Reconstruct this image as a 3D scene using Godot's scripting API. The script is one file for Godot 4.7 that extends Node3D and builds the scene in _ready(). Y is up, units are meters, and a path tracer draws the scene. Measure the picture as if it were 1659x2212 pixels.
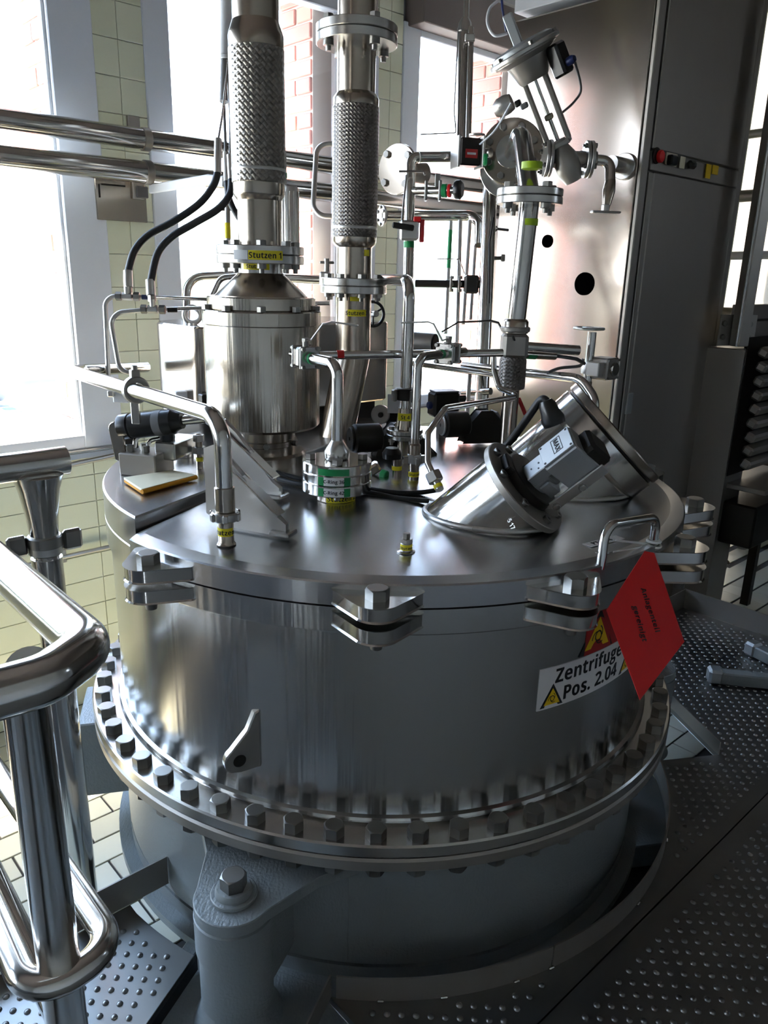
extends Node3D
# A peeler centrifuge in a daylit plant room. World: y up, metres, platform at y = 0, centrifuge axis at x = z = 0.
# Room frame: a runs along the window wall, n towards it.  rm(a, y, n) gives the world point.
var M := {}
var used := {}
var cache := {}
const TURN := 0.7504915783575616   # the room is turned 43 degrees against the view

func rm(a: float, y: float, n: float) -> Vector3:
	return Vector3(a * 0.7313537 - n * 0.6819984, y, -a * 0.6819984 - n * 0.7313537)

func numbered(n: String) -> String:
	var c: int = used.get(n, 0)
	used[n] = c + 1
	return n if c == 0 else "%s_%03d" % [n, c]

func thing(called: String, label: String, category: String, at := Vector3.ZERO, group := "", turn := 0.0) -> Node3D:
	var o := Node3D.new()
	o.name = numbered(called)
	add_child(o)
	o.position = at
	o.rotation.y = turn
	tag(o, label, category, group)
	return o

func tag(o: Node, label: String, category: String, group := "") -> void:
	if label != "": o.set_meta("label", label)
	if category != "": o.set_meta("category", category)
	if group != "": o.set_meta("group", group)

func structure(called: String, label: String, category: String, at := Vector3.ZERO) -> Node3D:
	var o := thing(called, label, category, at, "", TURN)
	o.set_meta("kind", "structure")
	return o

func gx(n: Node3D) -> Transform3D:
	var t := n.transform
	var p = n.get_parent()
	while p != null and p != self and p is Node3D:
		t = p.transform * t
		p = p.get_parent()
	return t

# a mesh given in world coordinates (or placed by the world transform xf) as a part of parent
func put(parent: Node3D, called: String, mesh: Mesh, m: Material, xf := Transform3D.IDENTITY) -> MeshInstance3D:
	var o := MeshInstance3D.new()
	o.name = called
	o.mesh = mesh
	o.material_override = m
	if parent == self:
		o.transform = xf
	else:
		o.transform = gx(parent).affine_inverse() * xf
	parent.add_child(o, true)
	return o

# a mesh in the parent's own frame
func loc(parent: Node3D, called: String, mesh: Mesh, m: Material, xf := Transform3D.IDENTITY) -> MeshInstance3D:
	var o := MeshInstance3D.new()
	o.name = called
	o.mesh = mesh
	o.material_override = m
	o.transform = xf
	parent.add_child(o, true)
	return o

func at(p: Vector3) -> Transform3D:
	return Transform3D(Basis.IDENTITY, p)

# frame with y along d; x as near as it can be to side
func along(p: Vector3, d: Vector3, side := Vector3(1, 0, 0.013)) -> Transform3D:
	var y := d.normalized()
	var z := side.cross(y)
	if z.length() < 0.001: z = Vector3(0, 0, 1).cross(y)
	z = z.normalized()
	return Transform3D(Basis(y.cross(z), y, z), p)

func roomx(a: float, y: float, n: float) -> Transform3D:
	return Transform3D(Basis(Vector3.UP, TURN), rm(a, y, n))

# ---------------------------------------------------------------- meshes
func tri(st: SurfaceTool, a: Vector3, b: Vector3, c: Vector3, na: Vector3, nb: Vector3, nc: Vector3) -> void:
	var g := (b - a).cross(c - a)
	if g.length_squared() < 1e-16: return
	if g.dot(na + nb + nc) > 0.0:
		st.set_normal(na); st.add_vertex(a)
		st.set_normal(nc); st.add_vertex(c)
		st.set_normal(nb); st.add_vertex(b)
	else:
		st.set_normal(na); st.add_vertex(a)
		st.set_normal(nb); st.add_vertex(b)
		st.set_normal(nc); st.add_vertex(c)

func quad(st: SurfaceTool, a: Vector3, b: Vector3, c: Vector3, d: Vector3, n: Vector3) -> void:
	tri(st, a, b, c, n, n, n)
	tri(st, a, c, d, n, n, n)

func begin() -> SurfaceTool:
	var st := SurfaceTool.new()
	st.begin(Mesh.PRIMITIVE_TRIANGLES)
	return st

# profile of (radius, height) pairs turned about y
func lathe_into(st: SurfaceTool, prof: Array, seg := 40, a0 := 0.0, a1 := TAU, xf := Transform3D.IDENTITY) -> void:
	var n := prof.size()
	var sn := []
	for i in n - 1:
		var d: Vector2 = prof[i + 1] - prof[i]
		sn.append(Vector2(d.y, -d.x).normalized())
	for i in n - 1:
		var p: Vector2 = prof[i]
		var q: Vector2 = prof[i + 1]
		var np: Vector2 = sn[i]
		var nq: Vector2 = sn[i]
		if i > 0 and sn[i - 1].dot(sn[i]) > 0.8: np = (sn[i - 1] + sn[i]).normalized()
		if i < n - 2 and sn[i + 1].dot(sn[i]) > 0.8: nq = (sn[i + 1] + sn[i]).normalized()
		for k in seg:
			var t0 := a0 + (a1 - a0) * k / seg
			var t1 := a0 + (a1 - a0) * (k + 1) / seg
			var e0 := Vector3(sin(t0), 0, cos(t0))
			var e1 := Vector3(sin(t1), 0, cos(t1))
			var pa := xf * (e0 * p.x + Vector3(0, p.y, 0))
			var pb := xf * (e1 * p.x + Vector3(0, p.y, 0))
			var qa := xf * (e0 * q.x + Vector3(0, q.y, 0))
			var qb := xf * (e1 * q.x + Vector3(0, q.y, 0))
			var n0 := xf.basis * (e0 * np.x + Vector3(0, np.y, 0))
			var n1 := xf.basis * (e1 * np.x + Vector3(0, np.y, 0))
			var m0 := xf.basis * (e0 * nq.x + Vector3(0, nq.y, 0))
			var m1 := xf.basis * (e1 * nq.x + Vector3(0, nq.y, 0))
			tri(st, pa, pb, qb, n0, n1, m1)
			tri(st, pa, qb, qa, n0, m1, m0)

func lathe(prof: Array, seg := 40) -> ArrayMesh:
	var st := begin()
	lathe_into(st, prof, seg)
	return st.commit()

func v2(a: Array) -> Array:
	var r := []
	for i in range(0, a.size(), 2): r.append(Vector2(a[i], a[i + 1]))
	return r

# a disc or ring with small chamfers, from y0 to y1
func ring_prof(r: float, y0: float, y1: float, ri := 0.0, c := 0.0015) -> Array:
	return v2([ri, y0, r - c, y0, r, y0 + c, r, y1 - c, r - c, y1, ri, y1]) if ri <= 0.0 else v2([ri, y1, ri, y0, r - c, y0, r, y0 + c, r, y1 - c, r - c, y1, ri, y1])

func disc(r: float, h: float, ri := 0.0, c := 0.0015, seg := 40) -> ArrayMesh:
	var key := "disc%f_%f_%f_%f_%d" % [r, h, ri, c, seg]
	if not cache.has(key): cache[key] = lathe(ring_prof(r, 0, h, ri, c), seg)
	return cache[key]

func bent(pts: Array, bend: float) -> Array:
	var out := [pts[0]]
	for i in range(1, pts.size() - 1):
		var p: Vector3 = pts[i]
		var u: Vector3 = (pts[i - 1] - p)
		var v: Vector3 = (pts[i + 1] - p)
		var lu := u.length()
		var lv := v.length()
		u /= lu
		v /= lv
		var ang := acos(clampf(u.dot(v), -1, 1))
		if ang > PI - 0.02:
			out.append(p)
			continue
		var cut := minf(bend / tan(ang / 2), minf(lu, lv) * 0.48)
		var r := cut * tan(ang / 2)
		var cen := p + (u + v).normalized() * (r / sin(ang / 2))
		var s := (p + u * cut) - cen
		var e := (p + v * cut) - cen
		for k in 9:
			out.append(cen + s.slerp(e, k / 8.0))
	out.append(pts[-1])
	return out

func tube_into(st: SurfaceTool, pts: Array, r: float, seg := 16, hollow := 0.0) -> void:
	var n := pts.size()
	var x := Vector3.ZERO
	var rings := []
	var tans := []
	for i in n:
		var t: Vector3
		if i == 0: t = pts[1] - pts[0]
		elif i == n - 1: t = pts[n - 1] - pts[n - 2]
		else: t = (pts[i + 1] - pts[i]).normalized() + (pts[i] - pts[i - 1]).normalized()
		t = t.normalized()
		if i == 0:
			x = t.cross(Vector3.UP if absf(t.y) < 0.9 else Vector3.RIGHT).normalized()
		else:
			x = (x - t * x.dot(t)).normalized()
		var y := t.cross(x)
		var ring := []
		for k in seg:
			var a := TAU * k / seg
			ring.append(x * cos(a) + y * sin(a))
		rings.append(ring)
		tans.append(t)
	for i in n - 1:
		for k in seg:
			var k2 := (k + 1) % seg
			var a: Vector3 = rings[i][k]
			var b: Vector3 = rings[i][k2]
			var c: Vector3 = rings[i + 1][k2]
			var d: Vector3 = rings[i + 1][k]
			tri(st, pts[i] + a * r, pts[i] + b * r, pts[i + 1] + c * r, a, b, c)
			tri(st, pts[i] + a * r, pts[i + 1] + c * r, pts[i + 1] + d * r, a, c, d)
	for e in [0, n - 1]:
		var nn: Vector3 = tans[e] * (-1.0 if e == 0 else 1.0)
		for k in seg:
			var k2 := (k + 1) % seg
			if hollow > 0.0:
				var inn: Vector3 = pts[e] - nn * r * 2.5
				quad(st, pts[e] + rings[e][k] * r, pts[e] + rings[e][k2] * r, pts[e] + rings[e][k2] * hollow, pts[e] + rings[e][k] * hollow, nn)
				tri(st, pts[e] + rings[e][k] * hollow, pts[e] + rings[e][k2] * hollow, inn + rings[e][k2] * hollow, -rings[e][k], -rings[e][k2], -rings[e][k2])
				tri(st, pts[e] + rings[e][k] * hollow, inn + rings[e][k2] * hollow, inn + rings[e][k] * hollow, -rings[e][k], -rings[e][k2], -rings[e][k])
				tri(st, inn, inn + rings[e][k] * hollow, inn + rings[e][k2] * hollow, nn, nn, nn)
			else:
				tri(st, pts[e], pts[e] + rings[e][k] * r, pts[e] + rings[e][k2] * r, nn, nn, nn)

func tube(pts: Array, r: float, bend := 0.0, seg := 16, hollow := 0.0) -> ArrayMesh:
	var st := begin()
	tube_into(st, bent(pts, bend) if bend > 0.0 else pts, r, seg, hollow)
	return st.commit()

func smooth_line(pts: Array, per := 8) -> Array:
	var out := []
	for i in pts.size() - 1:
		var a: Vector3 = pts[maxi(i - 1, 0)]
		var b: Vector3 = pts[i]
		var c: Vector3 = pts[i + 1]
		var d: Vector3 = pts[mini(i + 2, pts.size() - 1)]
		for k in per:
			out.append(b.cubic_interpolate(c, a, d, float(k) / per))
	out.append(pts[-1])
	return out

func box_into(st: SurfaceTool, s: Vector3, ch: float, xf := Transform3D.IDENTITY) -> void:
	var h := s / 2
	ch = minf(ch, minf(h.x, minf(h.y, h.z)) * 0.95)
	for ax in 3:
		var i := ax
		var j := (ax + 1) % 3
		var k := (ax + 2) % 3
		for sg in [-1.0, 1.0]:
			var n := Vector3.ZERO
			n[i] = sg
			var q := []
			for c in [[-1, -1], [1, -1], [1, 1], [-1, 1]]:
				var p := Vector3.ZERO
				p[i] = sg * h[i]
				p[j] = c[0] * (h[j] - ch)
				p[k] = c[1] * (h[k] - ch)
				q.append(xf * p)
			quad(st, q[0], q[1], q[2], q[3], (xf.basis * n).normalized())
		if ch > 0.0:
			for s1 in [-1.0, 1.0]:
				for s2 in [-1.0, 1.0]:
					var q := []
					for c in [[0, -1], [0, 1], [1, 1], [1, -1]]:
						var p := Vector3.ZERO
						p[i] = c[1] * (h[i] - ch)
						p[j] = s1 * (h[j] - (ch if c[0] == 1 else 0.0))
						p[k] = s2 * (h[k] - (0.0 if c[0] == 1 else ch))
						q.append(xf * p)
					var n := Vector3.ZERO
					n[j] = s1
					n[k] = s2
					quad(st, q[0], q[1], q[2], q[3], (xf.basis * n).normalized())
	if ch > 0.0:
		for sx in [-1.0, 1.0]:
			for sy in [-1.0, 1.0]:
				for sz in [-1.0, 1.0]:
					var n := Vector3(sx, sy, sz).normalized()
					var a := Vector3(sx * h.x, sy * (h.y - ch), sz * (h.z - ch))
					var b := Vector3(sx * (h.x - ch), sy * h.y, sz * (h.z - ch))
					var c := Vector3(sx * (h.x - ch), sy * (h.y - ch), sz * h.z)
					n = (xf.basis * n).normalized()
					tri(st, xf * a, xf * b, xf * c, n, n, n)

func box(x: float, y: float, z: float, ch := 0.002) -> ArrayMesh:
	var key := "box%f_%f_%f_%f" % [x, y, z, ch]
	if not cache.has(key):
		var st := begin()
		box_into(st, Vector3(x, y, z), ch)
		cache[key] = st.commit()
	return cache[key]

# polygon in the xy plane, thickness along z centred on 0
func prism(poly: Array, depth: float, ch := 0.0015) -> ArrayMesh:
	var pg := PackedVector2Array(poly)
	if not Geometry2D.is_polygon_clockwise(pg): pg.reverse()
	var n := pg.size()
	var inset := PackedVector2Array()
	var en := []
	for i in n:
		var d := (pg[(i + 1) % n] - pg[i]).normalized()
		en.append(Vector2(-d.y, d.x))
	var test: Vector2 = pg[0] + (en[0] + en[n - 1]).normalized() * 1e-5
	var outward := -1.0 if Geometry2D.is_point_in_polygon(test, pg) else 1.0
	for i in n:
		en[i] *= outward
	for i in n:
		var b: Vector2 = en[i] + en[(i + n - 1) % n]
		var k := ch / maxf(0.35, b.length_squared() / 2.0)
		inset.append(pg[i] - b * k if ch > 0 else pg[i])
	var st := begin()
	var tr := Geometry2D.triangulate_polygon(pg)
	for s in [-1.0, 1.0]:
		var nn := Vector3(0, 0, s)
		for i in range(0, tr.size(), 3):
			var a := inset[tr[i]]
			var b := inset[tr[i + 1]]
			var c := inset[tr[i + 2]]
			tri(st, Vector3(a.x, a.y, s * depth / 2), Vector3(b.x, b.y, s * depth / 2), Vector3(c.x, c.y, s * depth / 2), nn, nn, nn)
		if ch > 0.0:
			for i in n:
				var j := (i + 1) % n
				var z0: float = s * (depth / 2 - ch)
				var z1: float = s * depth / 2
				var m := Vector3(en[i].x, en[i].y, s).normalized()
				quad(st, Vector3(pg[i].x, pg[i].y, z0), Vector3(pg[j].x, pg[j].y, z0), Vector3(inset[j].x, inset[j].y, z1), Vector3(inset[i].x, inset[i].y, z1), m)
	for i in n:
		var j := (i + 1) % n
		var na: Vector2 = en[i]
		var nb: Vector2 = en[i]
		if en[i].dot(en[(i + n - 1) % n]) > 0.8: na = (en[i] + en[(i + n - 1) % n]).normalized()
		if en[i].dot(en[j]) > 0.8: nb = (en[i] + en[j]).normalized()
		var z: float = depth / 2 - ch
		var A := Vector3(na.x, na.y, 0)
		var B := Vector3(nb.x, nb.y, 0)
		var p := Vector3(pg[i].x, pg[i].y, -z)
		var q := Vector3(pg[j].x, pg[j].y, -z)
		var p2 := Vector3(pg[i].x, pg[i].y, z)
		var q2 := Vector3(pg[j].x, pg[j].y, z)
		tri(st, p, q, q2, A, B, B)
		tri(st, p, q2, p2, A, B, A)
	return st.commit()

# prism lying flat: polygon in (x, z), thickness downwards from y = 0
func slab(poly: Array, depth: float, ch := 0.0015) -> ArrayMesh:
	var m := prism(poly, depth, ch)
	var st := begin()
	st.append_from(m, 0, Transform3D(Basis(Vector3(1, 0, 0), Vector3(0, 0, 1), Vector3(0, -1, 0)), Vector3(0, -depth / 2, 0)))
	return st.commit()

func arc2(cx: float, cy: float, r: float, a0: float, a1: float, n := 8) -> Array:
	var o := []
	for i in n + 1:
		var a := deg_to_rad(a0 + (a1 - a0) * i / n)
		o.append(Vector2(cx + r * cos(a), cy + r * sin(a)))
	return o

func bolt_into(st: SurfaceTool, af: float, h: float, xf := Transform3D.IDENTITY) -> void:
	var N := 36
	var ri := af * 0.47
	for i in N:
		var q := []
		for k in [i, i + 1]:
			var t: float = TAU * k / N
			var d := fposmod(t, PI / 3) - PI / 6
			var rr := af / 2 / cos(d)
			var e := Vector3(sin(t), 0, cos(t))
			q.append([e * rr, e * rr + Vector3(0, h - (rr - ri) * 0.55, 0), e * ri + Vector3(0, h, 0), e])
		var tm := TAU * (i + 0.5) / N
		var face := floorf(tm / (PI / 3)) * PI / 3 + PI / 6
		var fn := xf.basis * Vector3(sin(face), 0, cos(face))
		quad(st, xf * q[0][0], xf * q[1][0], xf * q[1][1], xf * q[0][1], fn)
		var cn0: Vector3 = xf.basis * (q[0][3] * 0.45 + Vector3(0, 0.9, 0)).normalized()
		var cn1: Vector3 = xf.basis * (q[1][3] * 0.45 + Vector3(0, 0.9, 0)).normalized()
		tri(st, xf * q[0][1], xf * q[1][1], xf * q[1][2], cn0, cn1, cn1)
		tri(st, xf * q[0][1], xf * q[1][2], xf * q[0][2], cn0, cn1, cn0)
		var up := xf.basis * Vector3.UP
		tri(st, xf * Vector3(0, h, 0), xf * q[0][2], xf * q[1][2], up, up, up)

func bolt(af: float, h: float, washer := 0.0) -> ArrayMesh:
	var key := "bolt%f_%f_%f" % [af, h, washer]
	if not cache.has(key):
		var st := begin()
		if washer > 0.0:
			lathe_into(st, ring_prof(washer, 0, 0.004, 0, 0.0008), 24)
			bolt_into(st, af, h, at(Vector3(0, 0.004, 0)))
		else:
			bolt_into(st, af, h)
		cache[key] = st.commit()
	return cache[key]

# a thin label bent round a vertical cylinder of radius R; angles in degrees from +z towards +x
func patch(R: float, y0: float, y1: float, d0: float, d1: float, th := 0.0008) -> ArrayMesh:
	var st := begin()
	lathe_into(st, v2([R - 0.001, y0, R + th, y0, R + th, y1, R - 0.001, y1]), 16, deg_to_rad(d0), deg_to_rad(d1))
	for d in [d0, d1]:
		var e := Vector3(sin(deg_to_rad(d)), 0, cos(deg_to_rad(d)))
		var nn := e.cross(Vector3.UP) * (1.0 if d == d0 else -1.0)
		quad(st, e * (R - 0.001) + Vector3(0, y0, 0), e * (R + th) + Vector3(0, y0, 0), e * (R + th) + Vector3(0, y1, 0), e * (R - 0.001) + Vector3(0, y1, 0), nn)
	return st.commit()

# flat polygon (x along the girth in metres, y up) bent onto a cylinder
func bent_mesh(src: Mesh, R: float, y: float, deg: float, lift := 0.0) -> ArrayMesh:
	var arr := src.surface_get_arrays(0)
	var vs: PackedVector3Array = arr[Mesh.ARRAY_VERTEX]
	var ns: PackedVector3Array = arr[Mesh.ARRAY_NORMAL]
	for i in vs.size():
		var a := deg_to_rad(deg) + vs[i].x / R
		var rr := R + lift + vs[i].z
		vs[i] = Vector3(sin(a) * rr, y + vs[i].y, cos(a) * rr)
		ns[i] = Basis(Vector3.UP, a) * ns[i]
	var out := []
	out.resize(Mesh.ARRAY_MAX)
	out[Mesh.ARRAY_VERTEX] = vs
	out[Mesh.ARRAY_NORMAL] = ns
	if arr[Mesh.ARRAY_INDEX] != null: out[Mesh.ARRAY_INDEX] = arr[Mesh.ARRAY_INDEX]
	var am := ArrayMesh.new()
	am.add_surface_from_arrays(Mesh.PRIMITIVE_TRIANGLES, out)
	return am

func text(s: String, height: float, depth := 0.0006, bold := true) -> TextMesh:
	var t := TextMesh.new()
	var f := SystemFont.new()
	f.font_names = PackedStringArray(["Droid Sans"])
	if bold: f.font_weight = 700
	t.font = f
	t.font_size = 64
	t.text = s
	t.depth = depth
	t.pixel_size = height / 46.0
	t.curve_step = 2.0
	return t

# two-dimensional field of raised studs as one many-copy part
func studs(parent: Node3D, called: String, mesh: Mesh, m: Material, spots: Array) -> void:
	var mm := MultiMesh.new()
	mm.transform_format = MultiMesh.TRANSFORM_3D
	mm.mesh = mesh
	mm.instance_count = spots.size()
	for i in spots.size(): mm.set_instance_transform(i, spots[i])
	var o := MultiMeshInstance3D.new()
	o.name = called
	o.multimesh = mm
	o.material_override = m
	o.set_meta("kind", "stuff")
	parent.add_child(o, true)

# ---------------------------------------------------------------- materials
func noise_img(w: int, h: int, sd: int, fx: float, fy: float, lo: float, hi: float, oct := 3) -> Image:
	var f := FastNoiseLite.new()
	f.seed = sd
	f.noise_type = FastNoiseLite.TYPE_PERLIN
	f.fractal_octaves = oct
	f.frequency = 1.0
	var im := Image.create(w, h, true, Image.FORMAT_RGB8)
	for y in h:
		for x in w:
			# wraps round in both directions
			var u := TAU * x / w
			var v := TAU * y / h
			var a := f.get_noise_3d(cos(u) * fx, sin(u) * fx, cos(v) * fy + 9.0)
			var b := f.get_noise_3d(cos(u) * fx + 31.0, sin(v) * fy, sin(u) * fx + 5.0)
			var k := clampf(0.5 + (a + b) * 0.7, 0, 1)
			var g := lo + (hi - lo) * k
			im.set_pixel(x, y, Color(g, g, g))
	return im

func tex(im: Image) -> ImageTexture:
	im.generate_mipmaps()
	return ImageTexture.create_from_image(im)

func mat(called: String, c: Color, metal: float, rough: float) -> StandardMaterial3D:
	var m := StandardMaterial3D.new()
	m.albedo_color = c
	m.metallic = metal
	m.roughness = rough
	M[called] = m
	return m

func tri_map(m: StandardMaterial3D, s: float) -> void:
	m.uv1_triplanar = true
	m.uv1_world_triplanar = true
	m.uv1_scale = Vector3(s, s, s)

# ---------------------------------------------------------------- the scene
func _ready() -> void:
	var cam := Camera3D.new()
	cam.name = "camera"
	cam.transform = Transform3D(Basis(Vector3(0.9996, 0.0248, -0.0108), Vector3(-0.0269, 0.9551, -0.2951), Vector3(0.003, 0.2953, 0.9554)), Vector3(0, 1.5479, 2.235))
	cam.fov = 67.1
	cam.near = 0.05
	cam.far = 120.0
	add_child(cam)
	cam.current = true
	var env := Environment.new()
	var sky := Sky.new()
	var sm := ProceduralSkyMaterial.new()
	sm.sky_top_color = Color(0.64, 0.80, 1.0)
	sm.sky_horizon_color = Color(0.95, 0.975, 1.0)
	sm.sky_curve = 0.3
	sm.ground_horizon_color = Color(0.9, 0.92, 0.92)
	sm.ground_bottom_color = Color(0.75, 0.76, 0.74)
	sm.sky_energy_multiplier = 1.0
	sky.sky_material = sm
	env.sky = sky
	env.background_mode = Environment.BG_SKY
	env.background_energy_multiplier = 19.0
	env.tonemap_mode = Environment.TONE_MAPPER_LINEAR
	env.tonemap_exposure = 1.0
	env.sdfgi_enabled = true
	env.ssao_enabled = true
	env.ssil_enabled = true
	var we := WorldEnvironment.new()
	we.name = "environment"
	we.environment = env
	add_child(we)
	var sun := DirectionalLight3D.new()
	sun.name = "sun"
	sun.light_color = Color(1.0, 0.96, 0.88)
	sun.light_energy = 28.0
	sun.shadow_enabled = true
	sun.light_angular_distance = 0.6
	add_child(sun)
	sun.look_at_from_position(rm(-0.80, 1.85, 0.6) * 10.0, Vector3.ZERO)

	materials()
	setting()
	platform()
	centrifuge()
	lid_fittings()
	rear_plant()
	upper_plant()
	left_side()
	right_side()
	outside()

func materials() -> void:
	var blot := tex(noise_img(256, 256, 3, 1.6, 1.6, 0.80, 1.0, 4))
	var streak_im := noise_img(256, 256, 8, 9.0, 0.25, 0.0, 1.0, 3)
	streak_im.bump_map_to_normal_map(2.0)
	var streak := tex(streak_im)
	var wave_im := noise_img(256, 256, 17, 0.7, 0.5, 0.0, 1.0, 2)
	wave_im.bump_map_to_normal_map(6.0)
	var wave := tex(wave_im)
	var grain_im := noise_img(256, 256, 5, 7.0, 7.0, 0.0, 1.0, 4)
	grain_im.bump_map_to_normal_map(3.0)
	var grain := tex(grain_im)
	var m := mat("steel", Color(0.76, 0.75, 0.73), 1.0, 0.26)
	m = mat("polished", Color(0.80, 0.79, 0.77), 1.0, 0.14)
	m = mat("satin", Color(0.72, 0.71, 0.69), 1.0, 0.36)
	m = mat("shell", Color(0.77, 0.77, 0.76), 1.0, 0.23)
	m.normal_enabled = true
	m.normal_texture = streak
	m.normal_scale = 0.25
	tri_map(m, 1.3)
	m = mat("lid", Color(0.76, 0.76, 0.76), 1.0, 0.26)
	m.normal_enabled = true
	m.normal_texture = wave
	m.normal_scale = 0.05
	tri_map(m, 1.6)
	m = mat("drum", Color(0.72, 0.69, 0.64), 1.0, 0.20)
	m.normal_enabled = true
	m.normal_texture = streak
	m.normal_scale = 0.3
	tri_map(m, 2.5)
	m = mat("tinted", Color(0.66, 0.62, 0.57), 1.0, 0.22)
	m = mat("panel", Color(0.64, 0.60, 0.56), 1.0, 0.17)
	m.normal_enabled = true
	m.normal_texture = wave
	m.normal_scale = 0.05
	tri_map(m, 0.8)
	m = mat("dull", Color(0.60, 0.58, 0.55), 0.75, 0.45)
	m.roughness_texture = blot
	tri_map(m, 1.5)
	m = mat("bolt", Color(0.52, 0.51, 0.49), 1.0, 0.38)
	m = mat("alu", Color(0.66, 0.67, 0.67), 0.85, 0.5)
	m = mat("paint", Color(0.51, 0.53, 0.53), 0.25, 0.5)
	m.normal_enabled = true
	m.normal_texture = grain
	m.normal_scale = 0.35
	tri_map(m, 4.0)
	m = mat("plate", Color(0.50, 0.50, 0.49), 0.95, 0.42)
	m.roughness_texture = blot
	tri_map(m, 1.2)
	m = mat("rubber", Color(0.025, 0.025, 0.03), 0.0, 0.5)
	m = mat("black", Color(0.03, 0.03, 0.033), 0.0, 0.3)
	m = mat("dark", Color(0.16, 0.15, 0.14), 0.7, 0.4)
	m = mat("grey", Color(0.36, 0.36, 0.36), 0.1, 0.5)
	m = mat("pale", Color(0.78, 0.79, 0.80), 0.0, 0.45)
	m = mat("yellow", Color(0.86, 0.80, 0.07), 0.0, 0.45)
	m = mat("sign_yellow", Color(0.88, 0.72, 0.03), 0.0, 0.4)
	m = mat("green", Color(0.03, 0.52, 0.28), 0.0, 0.45)
	m = mat("lime", Color(0.62, 0.74, 0.06), 0.0, 0.45)
	m = mat("white", Color(0.87, 0.86, 0.85), 0.0, 0.4)
	m = mat("red", Color(0.80, 0.03, 0.04), 0.0, 0.5)
	m = mat("red_sign", Color(0.62, 0.04, 0.05), 0.0, 0.4)
	m = mat("blue", Color(0.05, 0.13, 0.32), 0.0, 0.4)
	m = mat("ink", Color(0.03, 0.03, 0.06), 0.0, 0.5)
	m = mat("card", Color(0.88, 0.85, 0.74), 0.0, 0.7)
	m = mat("card_edge", Color(0.80, 0.55, 0.12), 0.0, 0.8)
	m = mat("nylon", Color(0.90, 0.90, 0.88), 0.0, 0.35)
	m = mat("tile", Color(0.90, 0.91, 0.81), 0.0, 0.16)
	m = mat("tile_b", Color(0.89, 0.90, 0.79), 0.0, 0.18)
	m = mat("grout", Color(0.95, 0.94, 0.88), 0.0, 0.8)
	m = mat("floor_tile", Color(0.78, 0.77, 0.70), 0.0, 0.25)
	m = mat("floor_tile_b", Color(0.74, 0.73, 0.66), 0.0, 0.28)
	m = mat("floor_tile_c", Color(0.80, 0.78, 0.60), 0.0, 0.25)
	m = mat("joint", Color(0.19, 0.18, 0.17), 0.0, 0.9)
	m = mat("frame", Color(0.88, 0.90, 0.93), 0.0, 0.4)
	m = mat("brick", Color(0.72, 0.47, 0.42), 0.0, 0.8)
	m = mat("brick_b", Color(0.64, 0.42, 0.38), 0.0, 0.8)
	m = mat("mortar", Color(0.74, 0.68, 0.64), 0.0, 0.9)
	m = mat("plaster", Color(0.60, 0.61, 0.61), 0.0, 0.8)
	m = mat("room_dark", Color(0.30, 0.28, 0.25), 0.0, 0.7)
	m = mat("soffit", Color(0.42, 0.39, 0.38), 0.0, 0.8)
	m = mat("outside", Color(0.72, 0.73, 0.72), 0.0, 0.8)
	m = mat("outside_green", Color(0.44, 0.54, 0.44), 0.0, 0.6)
	m = mat("outside_cream", Color(0.60, 0.56, 0.40), 0.0, 0.6)
	m = mat("outside_grey", Color(0.34, 0.37, 0.41), 0.0, 0.5)
	m = mat("asphalt", Color(0.45, 0.45, 0.44), 0.0, 0.9)
	m = mat("glass", Color(0.9, 0.95, 0.97, 0.06), 0.0, 0.02)
	m.transparency = BaseMaterial3D.TRANSPARENCY_ALPHA
	# woven wire braid: a fine relief of crossing strands, wrapped by uv round the hose
	var bi := Image.create(256, 256, true, Image.FORMAT_RGB8)
	for y in 256:
		for x in 256:
			var u := fposmod((x + y) / 256.0 * 8.0, 1.0)
			var v := fposmod((x - y) / 256.0 * 8.0, 1.0)
			var cell := (int(floorf((x + y) / 32.0)) + int(floorf((x - y + 256) / 32.0))) % 2
			var hgt := sin(PI * u) * (0.75 + 0.25 * sin(PI * v)) if cell == 0 else sin(PI * v) * (0.75 + 0.25 * sin(PI * u))
			var g := 0.15 + 0.85 * hgt
			bi.set_pixel(x, y, Color(g, g, g))
	var bn: Image = bi.duplicate()
	bn.bump_map_to_normal_map(7.0)
	m = mat("braid", Color(0.54, 0.52, 0.49), 0.95, 0.38)
	m.normal_enabled = true
	m.normal_texture = tex(bn)
	m.normal_scale = 1.1
	tri_map(m, 8.0)
	m = mat("braid_fine", Color(0.45, 0.43, 0.41), 0.95, 0.36)
	m.normal_enabled = true
	m.normal_texture = M.braid.normal_texture
	m.normal_scale = 1.6
	tri_map(m, 10.5)
	m = mat("void", Color(0.008, 0.008, 0.01), 0.0, 1.0)
	m.metallic_specular = 0.0

# ---------------------------------------------------------------- room shell; local frame of a structure: x = a, y, z = -n
func rbox(o: Node3D, called: String, m: Material, a0: float, a1: float, y0: float, y1: float, n0: float, n1: float, ch := 0.002) -> MeshInstance3D:
	return loc(o, called, box(a1 - a0, y1 - y0, n1 - n0, ch), m, at(Vector3((a0 + a1) / 2, (y0 + y1) / 2, -(n0 + n1) / 2)))

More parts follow.
